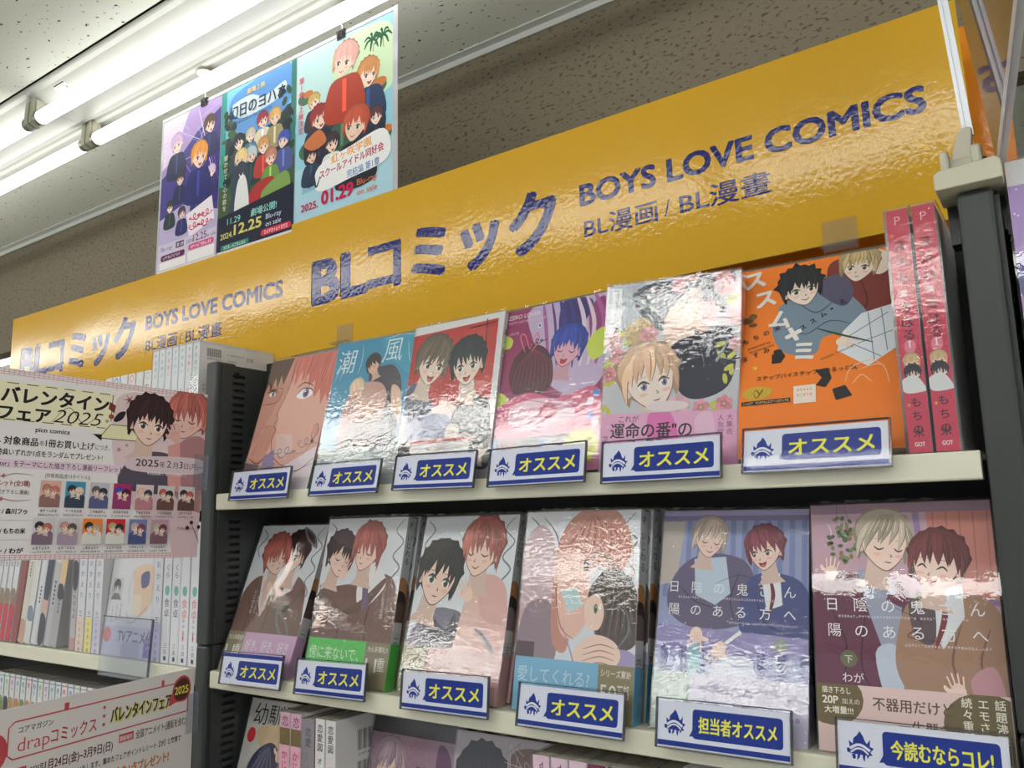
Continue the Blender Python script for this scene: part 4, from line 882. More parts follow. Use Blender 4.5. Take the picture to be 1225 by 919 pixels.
# ---- lower row covers -----------------------------------------------------------------
BRN = (128, 98, 90); BRD = (88, 64, 60); SKN = (248, 216, 200); SCR = (118, 128, 134)
def curls(A, side='both'):
    for P in (((96, 2), (88, 12), (98, 22), (88, 34), (97, 44), (88, 56), (96, 68), (86, 78), (94, 88)), ((4, 4), (12, 12), (3, 24), (10, 34))):
        A.line(P, 1.5, SCR)
def cover_brown_pair():
    A = Art(.1290, .1860, (226, 230, 236)); curls(A)
    A.blob([(6, 62), (22, 52), (44, 60), (52, 84), (50, 120), (0, 120), (0, 80)], BRN); A.blob([(48, 62), (66, 50), (88, 58), (96, 80), (98, 120), (44, 120), (46, 84)], shade(BRN, .96))
    A.poly([(24, 52), (34, 50), (44, 66), (38, 92), (30, 80)], (236, 228, 226)); A.poly([(66, 50), (78, 48), (72, 66), (58, 72)], (238, 234, 236)); A.poly([(28, 56), (40, 60), (42, 84), (36, 92)], (232, 200, 190)); A.line([(52, 60), (48, 84), (46, 116)], 1.2, BRD); A.line([(10, 70), (20, 90), (16, 116)], 1, BRD); A.line([(84, 66), (76, 90), (82, 112)], 1, BRD); A.line([(30, 92), (32, 118)], 1, BRD)
    head(A, 62, 30, 18, 4, (58, 40, 40), SKN, -.7, 'open', (96, 84, 78), 'line', seed=21, bangs=5, fringe=.05)
    head(A, 36, 32, 18, -14, (184, 104, 94), SKN, .75, 'closed', (140, 70, 60), 'line', seed=20, bangs=6, fringe=.35, line=(140, 74, 66))
    hand(A, 38, 62, 4.4, 100, SKN); hand(A, 56, 68, 4.6, 200, SKN); A.ell(72, 82, 4, 5, (60, 56, 60), 20)
    A.blob([(60, 84), (80, 96), (88, 112), (70, 104)], SCR); A.blob([(64, 88), (78, 97), (83, 107), (71, 101)], shade(BRN, .96)); A.blob([(66, 2), (84, 10), (92, 24), (76, 16)], (130, 130, 140)); A.blob([(70, 5), (82, 11), (88, 20), (77, 14)], (66, 50, 54))
    A.vtext('いじわるな', 22, 66, 4.6, (236, 226, 222)); A.vtext('恋のしかた', 28, 72, 3.4, (236, 226, 222)); return A
def cover_green_pair():
    A = Art(.1288, .1853, (226, 230, 236)); curls(A)
    A.blob([(0, 70), (20, 62), (46, 58), (70, 50), (92, 54), (102, 80), (104, 120), (0, 120)], BRN); A.blob([(56, 40), (74, 44), (84, 60), (60, 80), (50, 66)], (240, 236, 236)); A.line([(38, 84), (60, 76), (84, 54)], 9, shade(BRN, .9)); A.line([(28, 78), (34, 100), (30, 120)], 1.4, BRD); A.line([(70, 70), (66, 96), (72, 116)], 1.4, BRD); A.poly([(56, 56), (62, 52), (66, 74), (60, 84)], (120, 100, 130))
    head(A, 22, 34, 17, 10, (60, 48, 50), SKN, .85, 'closed', (90, 80, 80), 'line', seed=23, bangs=6, fringe=.1)
    head(A, 56, 28, 18, 8, (184, 104, 96), SKN, -.8, 'closed', (140, 70, 60), 'line', seed=24, bangs=7, fringe=.3, line=(140, 74, 66))
    hand(A, 30, 50, 6, -60, SKN); hand(A, 6, 94, 5.6, -20, SKN); hand(A, 8, 82, 4, 10, SKN)
    A.line([(2, 60), (6, 80), (0, 96)], 1.4, SCR); A.vtext('いじわるな恋', 84, 60, 4.4, (240, 232, 230)); A.vtext('のしかた 二', 90, 70, 3.2, (240, 232, 230)); return A
def cover_whisper():
    A = Art(.1292, .1865, (226, 230, 238)); curls(A)
    A.blob([(8, 90), (20, 78), (40, 76), (58, 84), (62, 120), (0, 120), (2, 100)], (128, 122, 142)); A.blob([(58, 60), (78, 48), (96, 60), (100, 100), (80, 120), (60, 110)], (228, 180, 176)); A.blob([(24, 86), (40, 92), (48, 80), (52, 120), (20, 120)], (96, 92, 106))
    A.blob([(56, 70), (66, 60), (72, 84), (62, 120), (50, 120)], (236, 196, 186)); head(A, 66, 28, 20, 4, (182, 108, 100), SKN, -.6, 'closed', (140, 70, 60), 'smile', seed=26, bangs=7, fringe=.2, line=(140, 74, 66))
    head(A, 24, 50, 22, 12, (48, 46, 56), SKN, .3, 'open', (98, 104, 88), 'line', seed=27, bangs=5, fringe=-.02)
    hand(A, 58, 64, 6.4, -120, SKN); A.line([(70, 90), (84, 100), (96, 116)], 4, (120, 132, 150)); A.line([(72, 92), (84, 102), (94, 114)], 2, (190, 170, 176)); return A
def cover_tall_pair():
    A = Art(.1288, .1855, (226, 230, 238)); curls(A)
    A.blob([(0, 26), (14, 10), (28, 24), (30, 60), (10, 84), (0, 80)], (206, 178, 186)); A.line([(16, 4), (30, 20), (34, 50)], .9, (120, 80, 90)); A.blob([(4, 74), (24, 66), (36, 84), (30, 116), (0, 120)], (156, 136, 146)); A.rect(0, 96, 16, 120, (96, 74, 80))
    A.blob([(30, 30), (44, 4), (70, -4), (88, 8), (94, 30), (84, 44), (66, 40), (50, 60), (44, 100), (30, 90)], (206, 146, 132))
    A.blob([(34, 40), (50, 30), (58, 44), (62, 70), (52, 90), (38, 88), (32, 60)], (240, 196, 182)); A.line([(36, 46), (32, 60), (38, 84), (50, 92)], .8, (150, 90, 84))
    for i in range(16): A.line([(60, 2), (44 + i * 3.2, 14 + abs(i - 8)), (36 + i * 3.9, 38 + (i % 4) * 3)], 1.1, ((176, 104, 92), (222, 160, 146))[i % 2], keep=i > 1)
    A.ell(57, 40, 2.6, 4, (70, 60, 60)); A.line([(52, 36), (60, 37)], 1, (110, 66, 60)); A.poly([(36, 58), (50, 56), (56, 68), (44, 74)], (200, 224, 232))
    A.blob([(60, 60), (74, 42), (92, 46), (102, 66), (100, 92), (80, 98), (66, 84)], (92, 80, 76)); 
    for i in range(14): A.line([(80, 48), (70 + i * 2.2, 64), (64 + i * 2.8, 84 + (i % 3) * 4)], .9, ((60, 50, 50), (126, 110, 100))[i % 2], keep=i > 1)
    A.blob([(58, 66), (68, 60), (74, 72), (70, 84), (60, 82)], SKN); A.ell(67, 70, 1.6, 3.4, (90, 100, 70)); A.blob([(66, 104), (90, 96), (104, 104), (104, 124), (60, 122)], (170, 156, 196)); A.blob([(50, 100), (66, 88), (84, 92), (88, 104), (70, 118), (54, 116)], SKN)
    for i in range(4): A.line([(58, 98 + i * 4), (72, 94 + i * 4), (84, 96 + i * 4)], .7, (176, 110, 100), keep=i > 0)
    A.line([(62, 30), (76, 36), (94, 52), (84, 48), (66, 40), (62, 30)], 1.6, SCR); A.line([(92, 70), (94, 84), (86, 96)], 1.4, SCR); A.line([(40, 84), (52, 112), (44, 118)], 1.3, (176, 160, 190)); return A
def band(col, boxcol, right, big, small, words, wcol=(236, 240, 236)):
    A = Art(.129, .048, col); x0, x1 = ((72, 100) if right else (0, 26))
    A.rect(x0, 0, x1, 37.3, boxcol); A.text(small, x0 + 2, 7.5, 5.2, (240, 236, 226), .01, width=x1 - x0 - 4)
    A.text(big[0], x0 + 2, 24 if len(big) > 1 else 26, 16, (240, 236, 226), .0, sx=.75, width=13)
    if len(big) > 1: A.text(big[1], x0 + 15.5, 22, 12, (240, 236, 226), .0, width=9)
    wx = 3 if right else 30; A.text(words, wx, 16, 11.5, wcol, 0, width=62); return A
def spine_brown(t, h, n, body, lower):
    return spine_art(t, h, (206, 208, 212), [('P', .02, .7, (90, 90, 96)), ('いじわる', .1, .62, (70, 70, 80)), ('fig', .38, .52, (196, 140, 90)), ('fig', .46, .62, (60, 48, 50)), ('fig', .52, .66, body), ('rect', .62, .68, (226, 220, 220)), (n, .70, .6, (90, 60, 60)), ('rect', .742, 1, lower)])
fr = face_out((.0045, .0089, -.2166, .3497, -.0171, -.0023), .1292, .1860, .0135, cover_brown_pair(), spine_brown(.0135, .186, '一', (110, 84, 76), (206, 168, 206)), None, (.048, band((214, 172, 210), (150, 138, 116), False, ('11', '重'), '大人気御礼!!', '好き、好き、好き'), None, (206, 166, 204)),
    'comic with a red haired and a brown haired student above a lilac band', LO)
face_out((.1595, .0091, -.2166, .2151, -.0176, .004), .1288, .1853, .0135, cover_green_pair(), spine_brown(.0135, .1853, '二', (110, 84, 76), (96, 200, 90)), None, (.048, band((98, 206, 96), (150, 138, 112), True, ('11', '重'), '大人気御礼!!', '傍に来ないで、', (226, 246, 220)), None, (92, 196, 86)),
    'front comic with two uniformed men above a bright green band', LO, 2, shiftx=.003, extra_label='green banded comic copy %s on the lower shelf')
face_out((.3055, .0087, -.2162, .2633, -.0331, .0036), .1293, .1866, .0135, cover_whisper(), spine_brown(.0135, .1866, '三', (150, 130, 140), (206, 164, 166)), None, (.048, band((214, 172, 172), (150, 140, 104), False, ('50', '万'), 'シリーズ累計', '好きのかたち', (250, 232, 230)), None, (204, 160, 162)),
    'front comic with a whispering pair above a dull pink band', LO, 1, shiftx=.003, extra_label='dull pink banded comic copy %s on the lower shelf')
face_out((.4502, .009, -.2166, .1814, -.0486, -.0027), .1289, .1855, .0145, cover_tall_pair(), spine_brown(.0145, .1855, '四', (130, 110, 110), (110, 176, 214)), None, (.048, band((128, 188, 222), (142, 130, 92), True, ('50', '万部'), 'シリーズ累計', '愛してくれる?', (206, 230, 240)), None, (112, 176, 214)),
    'front comic with two heads pressed together above a sky blue band', LO, 3, shiftx=.0032, extra_label='sky blue banded comic copy %s on the lower shelf')
def title_two(A, sub, y, c=(246, 246, 250)):
    y -= 2
    for i, ch in enumerate('日陰の鬼さん'): A.text(ch, 8 + i * 15.4, y + i * .2, 8.4, c, .0, keep=i > 0)
    for i, ch in enumerate('陽のある方へ'): A.text(ch, 8 + i * 15.4, y + 15, 8.4, c, .0, keep=i > 0)
    A.fine(14, y + 3, 70, 42, 1.5, (226, 220, 236)); A.fine(50, y + 18, 44, 26, 1.5, (226, 220, 236))
def leaf_cluster(A, x, y, r, seed):
    rd = random.Random(seed)
    for i in range(46):
        a, q = rd.uniform(0, 6.28), r * math.sqrt(rd.random()); A.ell(x + q * math.cos(a) * .8, y + q * math.sin(a) * 1.3, 1.7, 1.2, rd.choice([(86, 112, 84), (60, 88, 66), (120, 140, 100), (140, 120, 80)]), rd.uniform(0, 180), 7, keep=i % 4 > 0)
def cover_violet():
    A = Art(.1300, .1870, (156, 164, 206)); sk = (246, 216, 204)
    for i in range(13): A.rect(2 + i * 7.8, 6, 5.6 + i * 7.8, 60, (128, 140, 190), keep=i > 0)
    A.rect(0, 0, 100, 6, (176, 168, 206)); A.poly([(0, 8), (16, 8), (12, 50), (0, 52)], (196, 186, 180)); A.rect(0, 4, 100, 7.5, (140, 130, 170))
    A.blob([(6, 56), (16, 38), (34, 30), (58, 34), (66, 50), (60, 74), (30, 80), (10, 72)], (104, 94, 128)); A.poly([(24, 34), (46, 32), (50, 56), (40, 64), (26, 58)], (196, 212, 232)); A.line([(14, 52), (26, 62), (40, 66)], 1, (70, 62, 96)); A.line([(56, 42), (50, 60), (54, 74)], 1, (70, 62, 96))
    A.blob([(60, 50), (72, 42), (94, 46), (103, 64), (103, 92), (70, 90), (56, 76)], (74, 82, 140)); A.poly([(70, 44), (82, 42), (84, 62), (74, 66)], (236, 240, 246)); A.line([(76, 46), (78, 56), (76, 68)], 2.6, (120, 36, 60)); A.line([(66, 56), (74, 74), (90, 80)], 1, (48, 52, 100))
    head(A, 34, 20, 11.5, 8, (196, 176, 164), sk, .4, 'closed', (110, 110, 120), 'smile', seed=31, bangs=4, fringe=.1)
    head(A, 72, 27, 12, -10, (136, 66, 84), sk, -.8, 'open', (170, 110, 90), 'open', seed=32, bangs=6, fringe=.0)
    A.poly([(0, 78), (104, 82), (104, 96), (0, 94)], (152, 144, 198))
    for i in range(8): A.rect(4 + i * 13, 92, 9 + i * 13, 118, (92, 100, 160), keep=i > 0)
    hand(A, 28, 84, 5.4, 95, sk); hand(A, 44, 92, 5.4, 120, sk); A.line([(58, 80), (48, 88)], 6, (240, 240, 244)); A.blob([(24, 92), (30, 90), (32, 104), (24, 108)], (150, 190, 206)); A.blob([(42, 100), (64, 96), (66, 120), (40, 120)], (210, 214, 234))
    A.line([(40, 50), (56, 44), (70, 50), (50, 58), (64, 62)], .5, (70, 60, 100)); title_two(A, '上', 58); A.ell(83, 87, 4.6, 4.6, (150, 160, 150)); A.text('上', 80.8, 89.2, 5, (240, 244, 240)); A.text('わが', 79, 100, 6, (244, 244, 250)); A.fine(72, 102.5, 24, 14, 1.6, (220, 216, 236)); return A
def cover_mauve():
    A = Art(.1284, .1850, (196, 160, 178)); sk = (248, 218, 206)
    A.poly([(66, 0), (100, 0), (100, 60), (68, 54)], (206, 132, 122)); 
    for i in range(5): A.line([(70 + i * 7, 0), (69 + i * 7, 56)], .9, (184, 116, 110), taper=False, keep=i > 0)
    A.line([(60, 0), (64, 54)], 3.4, (150, 124, 172), taper=False); A.line([(62, 52), (100, 58)], 3, (150, 124, 172), taper=False); A.rect(0, 0, 100, 6, (150, 120, 140)); A.line([(8, 26), (12, 18), (10, 12)], .6, (226, 220, 224))
    leaf_cluster(A, 18, 22, 11, 3); A.line([(16, 0), (15, 12)], .6, (70, 60, 60)); A.line([(20, 0), (23, 12)], .6, (70, 60, 60))
    A.blob([(0, 56), (14, 42), (30, 44), (50, 48), (56, 62), (50, 84), (50, 118), (0, 118)], (108, 62, 84)); A.poly([(26, 40), (44, 42), (50, 60), (48, 84), (40, 92), (30, 60)], (160, 166, 188)); A.blob([(34, 88), (46, 84), (48, 110), (40, 118)], (196, 206, 224)); A.line([(8, 60), (18, 84), (14, 112)], 1.1, (76, 42, 62)); A.line([(30, 64), (26, 96), (36, 116)], 1.1, (76, 42, 62))
    A.line([(42, 56), (60, 62), (64, 76)], 9, (108, 62, 84))
    A.blob([(46, 80), (54, 58), (72, 52), (94, 56), (103, 76), (104, 112), (84, 112), (60, 118), (46, 100)], (168, 132, 110)); A.poly([(66, 52), (82, 48), (82, 66), (70, 84), (62, 66)], (230, 234, 240)); A.line([(70, 54), (72, 66), (66, 84)], 3.2, (130, 60, 66)); A.blob([(54, 56), (66, 54), (66, 80), (56, 78)], (100, 84, 90)); A.line([(80, 70), (74, 92), (82, 110)], 1.2, (128, 96, 82)); A.line([(94, 72), (88, 92), (98, 106)], 1.2, (128, 96, 82)); A.blob([(82, 100), (94, 92), (98, 110), (88, 116)], (200, 150, 160))
    head(A, 42, 24, 15, 8, (188, 176, 158), sk, .75, 'closed', (120, 110, 110), 'line', seed=41, bangs=4, fringe=.12)
    head(A, 70, 36, 14.5, 10, (112, 56, 62), sk, -.5, 'happy', (150, 80, 60), 'open', seed=42, bangs=6, fringe=-.02)
    hand(A, 11, 42, 4.4, -80, sk); hand(A, 76, 106, 4.6, -100, sk); A.line([(46, 62), (60, 70), (52, 78), (70, 80)], .5, (80, 50, 66)); title_two(A, '下', 66)
    A.ell(19, 92, 4.8, 4.8, (110, 112, 84)); A.text('下', 16.6, 94.2, 5, (240, 240, 230)); A.text('わが', 15, 105, 6.2, (244, 240, 244)); A.fine(8, 108, 26, 14, 1.7, (236, 220, 230)); return A
def band_violet():
    A = Art(.1300, .047, (206, 200, 224)); A.rect(0, 0, 26, 37, (176, 196, 190))
    for i, t in enumerate(('話題', 'エモさ', '続々')): A.vtext(t + '沸騰', 21 - i * 6.5, 1.5, 5, (240, 244, 246), .02)
    A.text('ダメな大人でもいい', 33, 11, 7.5, (128, 116, 160), .02, width=60); A.text('全部、全部大好きだ。', 33, 22, 7.5, (128, 116, 160), .02, width=62); return A
def band_mauve():
    A = Art(.1284, .048, (232, 204, 200)); G = (112, 98, 62); A.ell(8, 8, 18, 15, G); A.text('描き下ろし', 3, 5, 4, (244, 238, 224), .02, width=16); A.text('20P', 3, 11, 6, (244, 238, 224), .03); A.text('加えの', 14, 10.5, 3.4, (244, 238, 224)); A.text('大増量!!!', 4, 16, 4.4, (244, 238, 224), .02, width=16)
    A.ell(88, 16, 21, 17, G); A.rect(78, 2, 100, 37.3, G); A.vtext('話題沸騰', 95, 2, 5.6, (244, 238, 224), .01); A.vtext('エモさ極', 87, 2, 5.6, (244, 238, 224), .01); A.vtext('続々重版', 79, 2, 5.6, (244, 238, 224), .01)
    A.text('不器用だけど', 31, 12, 7.6, (96, 80, 60), .02, width=42); A.text('一生懸命な', 44, 23, 7.6, (96, 80, 60), .02, width=34); A.text('酔', 13, 28, 7.6, (96, 80, 60), .02); return A
face_out((.5930, .0090, -.2164, .2650, .0106, -.0124), .1295, .1866, .018, cover_violet(), spine_art(.018, .1866, (120, 124, 170), [('日陰の鬼さん', .06, .42, (236, 236, 244)), ('上', .6, .4, (240, 240, 240)), ('わが', .7, .4, (236, 236, 244)), ('rect', .82, 1, (176, 170, 206))]), None, (.047, band_violet(), None, (176, 170, 206)),
    'violet blue comic with two men leaning on a railing', LO)
face_out((.7317, .0092, -.2166, .1943, .0032, .0084), .1284, .1850, .018, cover_mauve(), spine_art(.018, .185, (150, 110, 124), [('日陰の鬼さん', .06, .42, (240, 230, 236)), ('下', .6, .4, (240, 240, 240)), ('わが', .7, .4, (236, 236, 244)), ('rect', .8, 1, (216, 186, 184))]), None, (.048, band_mauve(), None, (216, 186, 184)),
    'mauve comic with a blond man nuzzling a laughing brown haired man', LO, film='film2')

# ================================================================ spine-out books
def mspine(x, z, t, tilt=0.0, ysp=.004, w=.128):
    return Matrix.Translation((x, ysp + w, z)) @ Matrix.Rotation(tilt, 4, 'Y') @ Matrix.Rotation(-PI / 2, 4, 'Z')
def spine_out(x, z, t, h, art, label, group, tilt=0.0, w=.128, ysp=.004, back=None, film='film2', col=(225, 225, 228), front=None):
    m = mspine(x, z, t, tilt, ysp, w); root = empty('comic_book', m); tag(root, label, 'book', group)
    comic_parts(root, w, h, t, front, art, back, None, film, col, fringe=False); return root
RED = (206, 62, 88)
ra = spine_art(.0155, .1855, RED, [('P', .02, .62, (240, 190, 200), -.01), ('スス', .13, .62, (40, 30, 36), .02, 1.25), ('ム', .26, .66, (40, 30, 36), .02), ('×', .325, .7, (250, 240, 240), .04), ('ミ', .385, .66, (40, 30, 36), .02), ('はる', .45, .6, (50, 30, 40), .01), ('dot', .575, .26, (226, 130, 150)), ('1', .545, .5, (250, 230, 235), .02),
     ('face', .64, .34, (206, 176, 130)), ('face', .685, .34, (44, 46, 54)), ('fig', .71, .76, (226, 226, 226)), ('もちの', .78, .5, (60, 30, 40), .01, 1.3), ('米', .90, .5, (60, 30, 40), .01)])
for i in range(5): ra.star(20 + 60 * (i % 2), 130 + 210 * i, 10, 5, 5, (236, 150, 90))
ra.text('GOT', 28, ra.H * .975, 28, (250, 226, 230), .03, width=44)
G1 = 'crimson spined comics at the right end of the upper shelf'
b = spine_out(.8145, .0006, .0155, .1855, ra, 'crimson spined comic beside the orange comic', G1, film='film')
copy_tree(b, mspine(.8325, .0006, .0155), 'crimson spined comic nearest the right upright')

lav = spine_art(.017, .185, (176, 150, 206), [('rect', .5, .8, (206, 206, 206)), ('rect', .8, 1, (214, 130, 176)), ('fig', .3, .44, (110, 110, 160)), ('紫の夜', .34, .6, (40, 40, 70)), ('C', .56, .6, (120, 120, 130)), ('R', .68, .6, (120, 120, 130))]); rd = random.Random(3)
for i in range(22): lav.ell(rd.uniform(0, 100), rd.uniform(0, 560), 4, 4, (236, 232, 244), keep=i > 0)
b = spine_out(.8955, .0006, .017, .2035, lav, 'lilac spined book just right of the right upright', 'lilac spined books at the right edge', w=.14)
copy_tree(b, mspine(.9165, .0006, .017, w=.14), 'second lilac spined book from the right upright')

# left shelf, white spined row
WH = (232, 232, 238); ZL = -.2168
def sp_shoku(one): 
    pk = (226, 96, 116)
    L = [('くら', .04, .6, pk if one else (60, 66, 74), .0, 1.1), ('dot', .49, .27, (110, 184, 170)), ('食卓', .545, .66, pk if one else (60, 66, 74), .0, 1.1)]
    if one: L += [('おかわり', .68, .30, (50, 50, 56), .0, 1.3), ('1', .765, .8, (214, 50, 70), .02)]
    else: L += [('くら', .30, .5, (80, 84, 90))]
    return spine_art(.0185, .182, WH, L + [('三田織', .86, .36, (60, 60, 66), .0, 1.2), ('♣', .95, .3, (60, 60, 66))])
GW = 'white spined comics on the left shelf'
s1 = sp_shoku(True); s0 = sp_shoku(False)
b = spine_out(-.0510, ZL, .0190, .182, s1, 'white spine with pink title and red number, next to the middle upright', GW)
copy_tree(b, mspine(-.0722, ZL, .019), 'white spine with pink title and red number, second from the middle upright')
b = spine_out(-.0912, ZL, .0175, .182, s0, 'white spine with dark title under a teal dot, third from the middle upright', GW)
copy_tree(b, mspine(-.1112, ZL, .0175), 'white spine with dark title under a teal dot, fourth from the middle upright')
def okaeri(bandc): return spine_art(.0185, .182, (226, 226, 234), [('まい、', .04, .5, (70, 80, 92), .0, 1.2), ('おかえり', .28, .52, (70, 80, 92), .0, 1.6), ('三', .68, .5, (90, 90, 110)), ('rect', .73, 1, bandc), ('いちかわ壱', .76, .34, (60, 60, 76), .0, 1.5)])
spine_out(-.1330, ZL, .0190, .182, okaeri((206, 200, 232)), 'pale lavender spine at the right of the face-out white comic', GW)
spine_out(-.2810, ZL, .0195, .182, okaeri((214, 210, 232)), 'white spine with a pale lavender foot', GW)
spine_out(-.3025, ZL, .0190, .182, okaeri((240, 230, 140)), 'white spine with a yellow foot', GW)
spine_out(-.3260, ZL, .0205, .182, okaeri((238, 214, 196)), 'white spine with a peach foot', GW)
spine_out(-.3430, ZL, .0145, .180, spine_art(.0145, .18, (196, 190, 188), [('rect', 0, .2, (130, 190, 200)), ('fig', .3, .5, (60, 50, 56)), ('おれのもの', .5, .6, (80, 60, 66)), ('rect', .9, 1, (190, 150, 150))]), 'narrow grey spine with a teal top', 'mixed spines on the left shelf')
def sketch_cover():
    A = Art(.1265, .182, (228, 228, 232)); A.rect(5, 60, 26, 84, (206, 206, 210)); head(A, 15, 70, 6, 0, (90, 90, 96), (220, 220, 222), .2, seed=60, detail=1); A.poly([(5, 84), (10, 77), (20, 77), (26, 84)], (130, 130, 136))
    for i in range(3): A.vtext('ごはん日和', 12 + i * 8, 90 - i * 3, 3.6, (90, 90, 96))
    A.blob([(46, 50), (80, 46), (86, 80), (70, 100), (54, 92), (48, 70)], (236, 206, 180)); A.blob([(60, 56), (74, 52), (76, 66), (64, 70)], (110, 110, 150)); A.blob([(50, 80), (64, 78), (66, 96), (54, 98)], (240, 222, 200)); A.line([(40, 96), (52, 108), (78, 90)], .9, (130, 130, 140)); A.line([(44, 90), (40, 70), (46, 50)], .8, (190, 170, 170)); A.line([(8, 110), (30, 104), (50, 110)], .8, (170, 160, 160))
    A.rect(0, 112, 100, 144, (206, 202, 226)); A.text('TVアニメ化', 30, 128, 16, (70, 66, 84), .03, width=66); A.ell(8, 122, 8, 8, (232, 110, 100)); A.rect(82, 122, 99, 142, (124, 84, 176)); A.fine(84, 124, 13, 4, 3, (230, 220, 244)); A.fine(84, 130, 13, 4, 3, (230, 220, 244)); A.blob([(40, 130), (70, 128), (74, 143), (44, 143)], (180, 176, 206)); return A
face_out((-.2605, .006, ZL, .10, 0, 0), .1262, .182, .016, sketch_cover(), spine_art(.016, .182, (214, 212, 230), [('まいにち', .2, .6, (80, 80, 96))]), None, None, 'white face-out comic with a pencil portrait box and violet band', 'face-out comics on the left shelf', film='film2')
ov = [((178, 176, 180), [('rect', 0, .48, (232, 200, 150)), ('fig', .5, .6, (50, 48, 54)), ('●●●●', .6, .3, (90, 88, 92))], 'grey spine with a tan upper half'),
      ((196, 194, 198), [('●●●●●●', .45, .34, (50, 50, 54)), ('rect', 0, .3, (226, 224, 226))], 'grey spine printed with dark dots'),
      ((206, 206, 210), [('fig', .25, .62, (56, 60, 70)), ('rect', .62, .74, (216, 180, 160)), ('fig', .76, .98, (60, 60, 66))], 'white spine with a black haired figure'),
      ((222, 222, 226), [('●●●●●', .5, .3, (60, 60, 66)), ('恋', .15, .5, (90, 90, 96))], 'plain white leaning spine with small dark marks'),
      ((226, 224, 222), [('fig', .7, .8, (130, 140, 166)), ('日々', .2, .5, (90, 90, 96))], 'white leaning spine with a small blue grey figure'),
      ((226, 220, 204), [('●●●●●', .3, .26, (80, 76, 70)), ('fig', .82, .98, (206, 160, 130))], 'cream leaning spine with tan foot'),
      ((150, 70, 58), [('あか', .2, .5, (230, 210, 200))], 'brick red leaning spine')]
for i, (cc, mk, lb) in enumerate(ov):
    spine_out(-.3990 - .0205 * i, ZL + .0032, .0180, .181, spine_art(.018, .181, cc, mk), lb + ' on the left shelf', 'leaning spines on the left shelf', tilt=.165, ysp=.004 + .001 * (i % 2), col=cc)
sr = spine_art(.015, .181, (228, 228, 230), [('恋', .3, .6, (40, 40, 46)), ('fig', .56, .68, (150, 120, 90)), ('rect', .68, 1, (206, 36, 52))])
b = None
for i, o_ in enumerate(('nearest the brick red spine', 'second from the brick red spine', 'third from the brick red spine', 'fourth from the brick red spine')):
    mm = mspine(-.5420 - .0190 * i, ZL + .0028, .015, .150)
    if b is None: b = spine_out(-.5420, ZL + .0028, .015, .181, sr, 'white leaning spine with a bright red foot, ' + o_, 'red footed spines on the left shelf', tilt=.150)
    else: copy_tree(b, mm, 'white leaning spine with a bright red foot, ' + o_)
# clear holder in front of the sketch comic
h_ = empty('card_holder', pose(-.2325, -.0125, -.2395, .06, 0, 0)); tag(h_, 'tall clear card holder clipped to the left shelf before the sketch comic', 'holder')
MB().box((0, 0, 0), (.118, .0016, .0780)).build('plate', M['acrylic'], h_)
MB().box((.1180, -.0006, 0), (.1196, .0022, .0785)).box((0, -.0006, .0780), (.1180, .0022, .0790)).build('rim', M['sleeveedge'], h_)
MB().box((0, .0016, .0), (.118, .0115, .0014)).build('foot', M['acrylic'], h_)

# low left shelf: thin volumes
cols = [(226, 90, 110), (90, 150, 200), (120, 190, 120), (206, 120, 180), (90, 180, 190), (70, 170, 190)]
GV = 'thin white volumes on the low left shelf'; bl = []
hair_c = [(206, 130, 60), (120, 150, 70), (60, 50, 50), (190, 150, 90)]
for i in range(6):
    cc = cols[i]; A = spine_art(.0140, .172, (230, 230, 232), [('rect', .02, .03, cc), ('巻%d' % (i + 1), .05, .62, cc, .03), ('fig', .22, .34, hair_c[i % 4]), ('fig', .34, .42, (230, 210, 190)), ('ほのぼの', .5, .5, (120, 120, 126)), ('rect', .9, .91, cc)])
    bl.append(A)
ordw = ['first', 'second', 'third', 'fourth', 'fifth', 'sixth', 'seventh', 'eighth', 'ninth', 'tenth', 'eleventh', 'twelfth', 'thirteenth', 'fourteenth', 'fifteenth', 'sixteenth', 'seventeenth', 'eighteenth', 'nineteenth', 'twentieth', 'twenty-first', 'twenty-second']
protos = []
cn = ['red', 'blue', 'green', 'mauve', 'teal', 'cyan']
for i in range(19):
    x = -.5660 + i * .0176; lb = 'thin white volume, %s top mark, %s from the frame edge, low left shelf' % (cn[i % 6], ordw[i])
    if i < 6: protos.append(spine_out(x, -.4362, .0138, .172, bl[i], lb, GV, w=.112))
    else: copy_tree(protos[i % 6], mspine(x, -.4362, .0138, w=.112), lb)

# taller white books standing above the middle upright
GA = 'tall white books on the upper left shelf'
A = Art(.147, .209, (222, 222, 226))
for i in range(22): A.rect(8 + i * .72, 6, 8 + i * .72 + (.3, .5, .25)[i % 3], 14, (30, 30, 34), keep=i > 0)
A.fine(8, 15, 16, 13, 2, (60, 60, 66)); A.fine(30, 9, 20, 22, 1.6, (80, 80, 86)); A.fine(30, 15, 12, 12, 1.6, (80, 80, 86)); A.text('定価', 52, 13, 4, (70, 70, 76)); A.fine(4, 40, 3, 3, 3, (200, 80, 80)); A.fine(4, 44, 3, 3, 3, (200, 80, 80))
tc = [(120, 170, 180), (226, 130, 140), (130, 180, 190), (150, 190, 196), (220, 120, 130), (110, 160, 190), (140, 180, 190)]
for i in range(7):
    sa = spine_art(.0142, .209, (222, 226, 230), [('rect', .0, .012, (190, 196, 200)), ('P', .03, .5, (120, 124, 130)), ('青春の', .08, .5, tc[i], .0, 1.3), ('記憶', .30, .5, tc[i]), ('上', .6, .5, (90, 90, 96))])
    m = spine_out(-.0640 - i * .0158, .0006, .0146, .2065, sa, 'tall white spine rising behind the valentine board, %s from the upright' % ordw[i], GA, w=.147, ysp=.002, back=A if i == 0 else None, film='film' if i == 0 else 'film2')
GB = 'small books peeking over the valentine board'
pc = [(206, 206, 210), (230, 226, 220), (232, 180, 170), (210, 220, 230), (120, 170, 210), (236, 232, 230)]
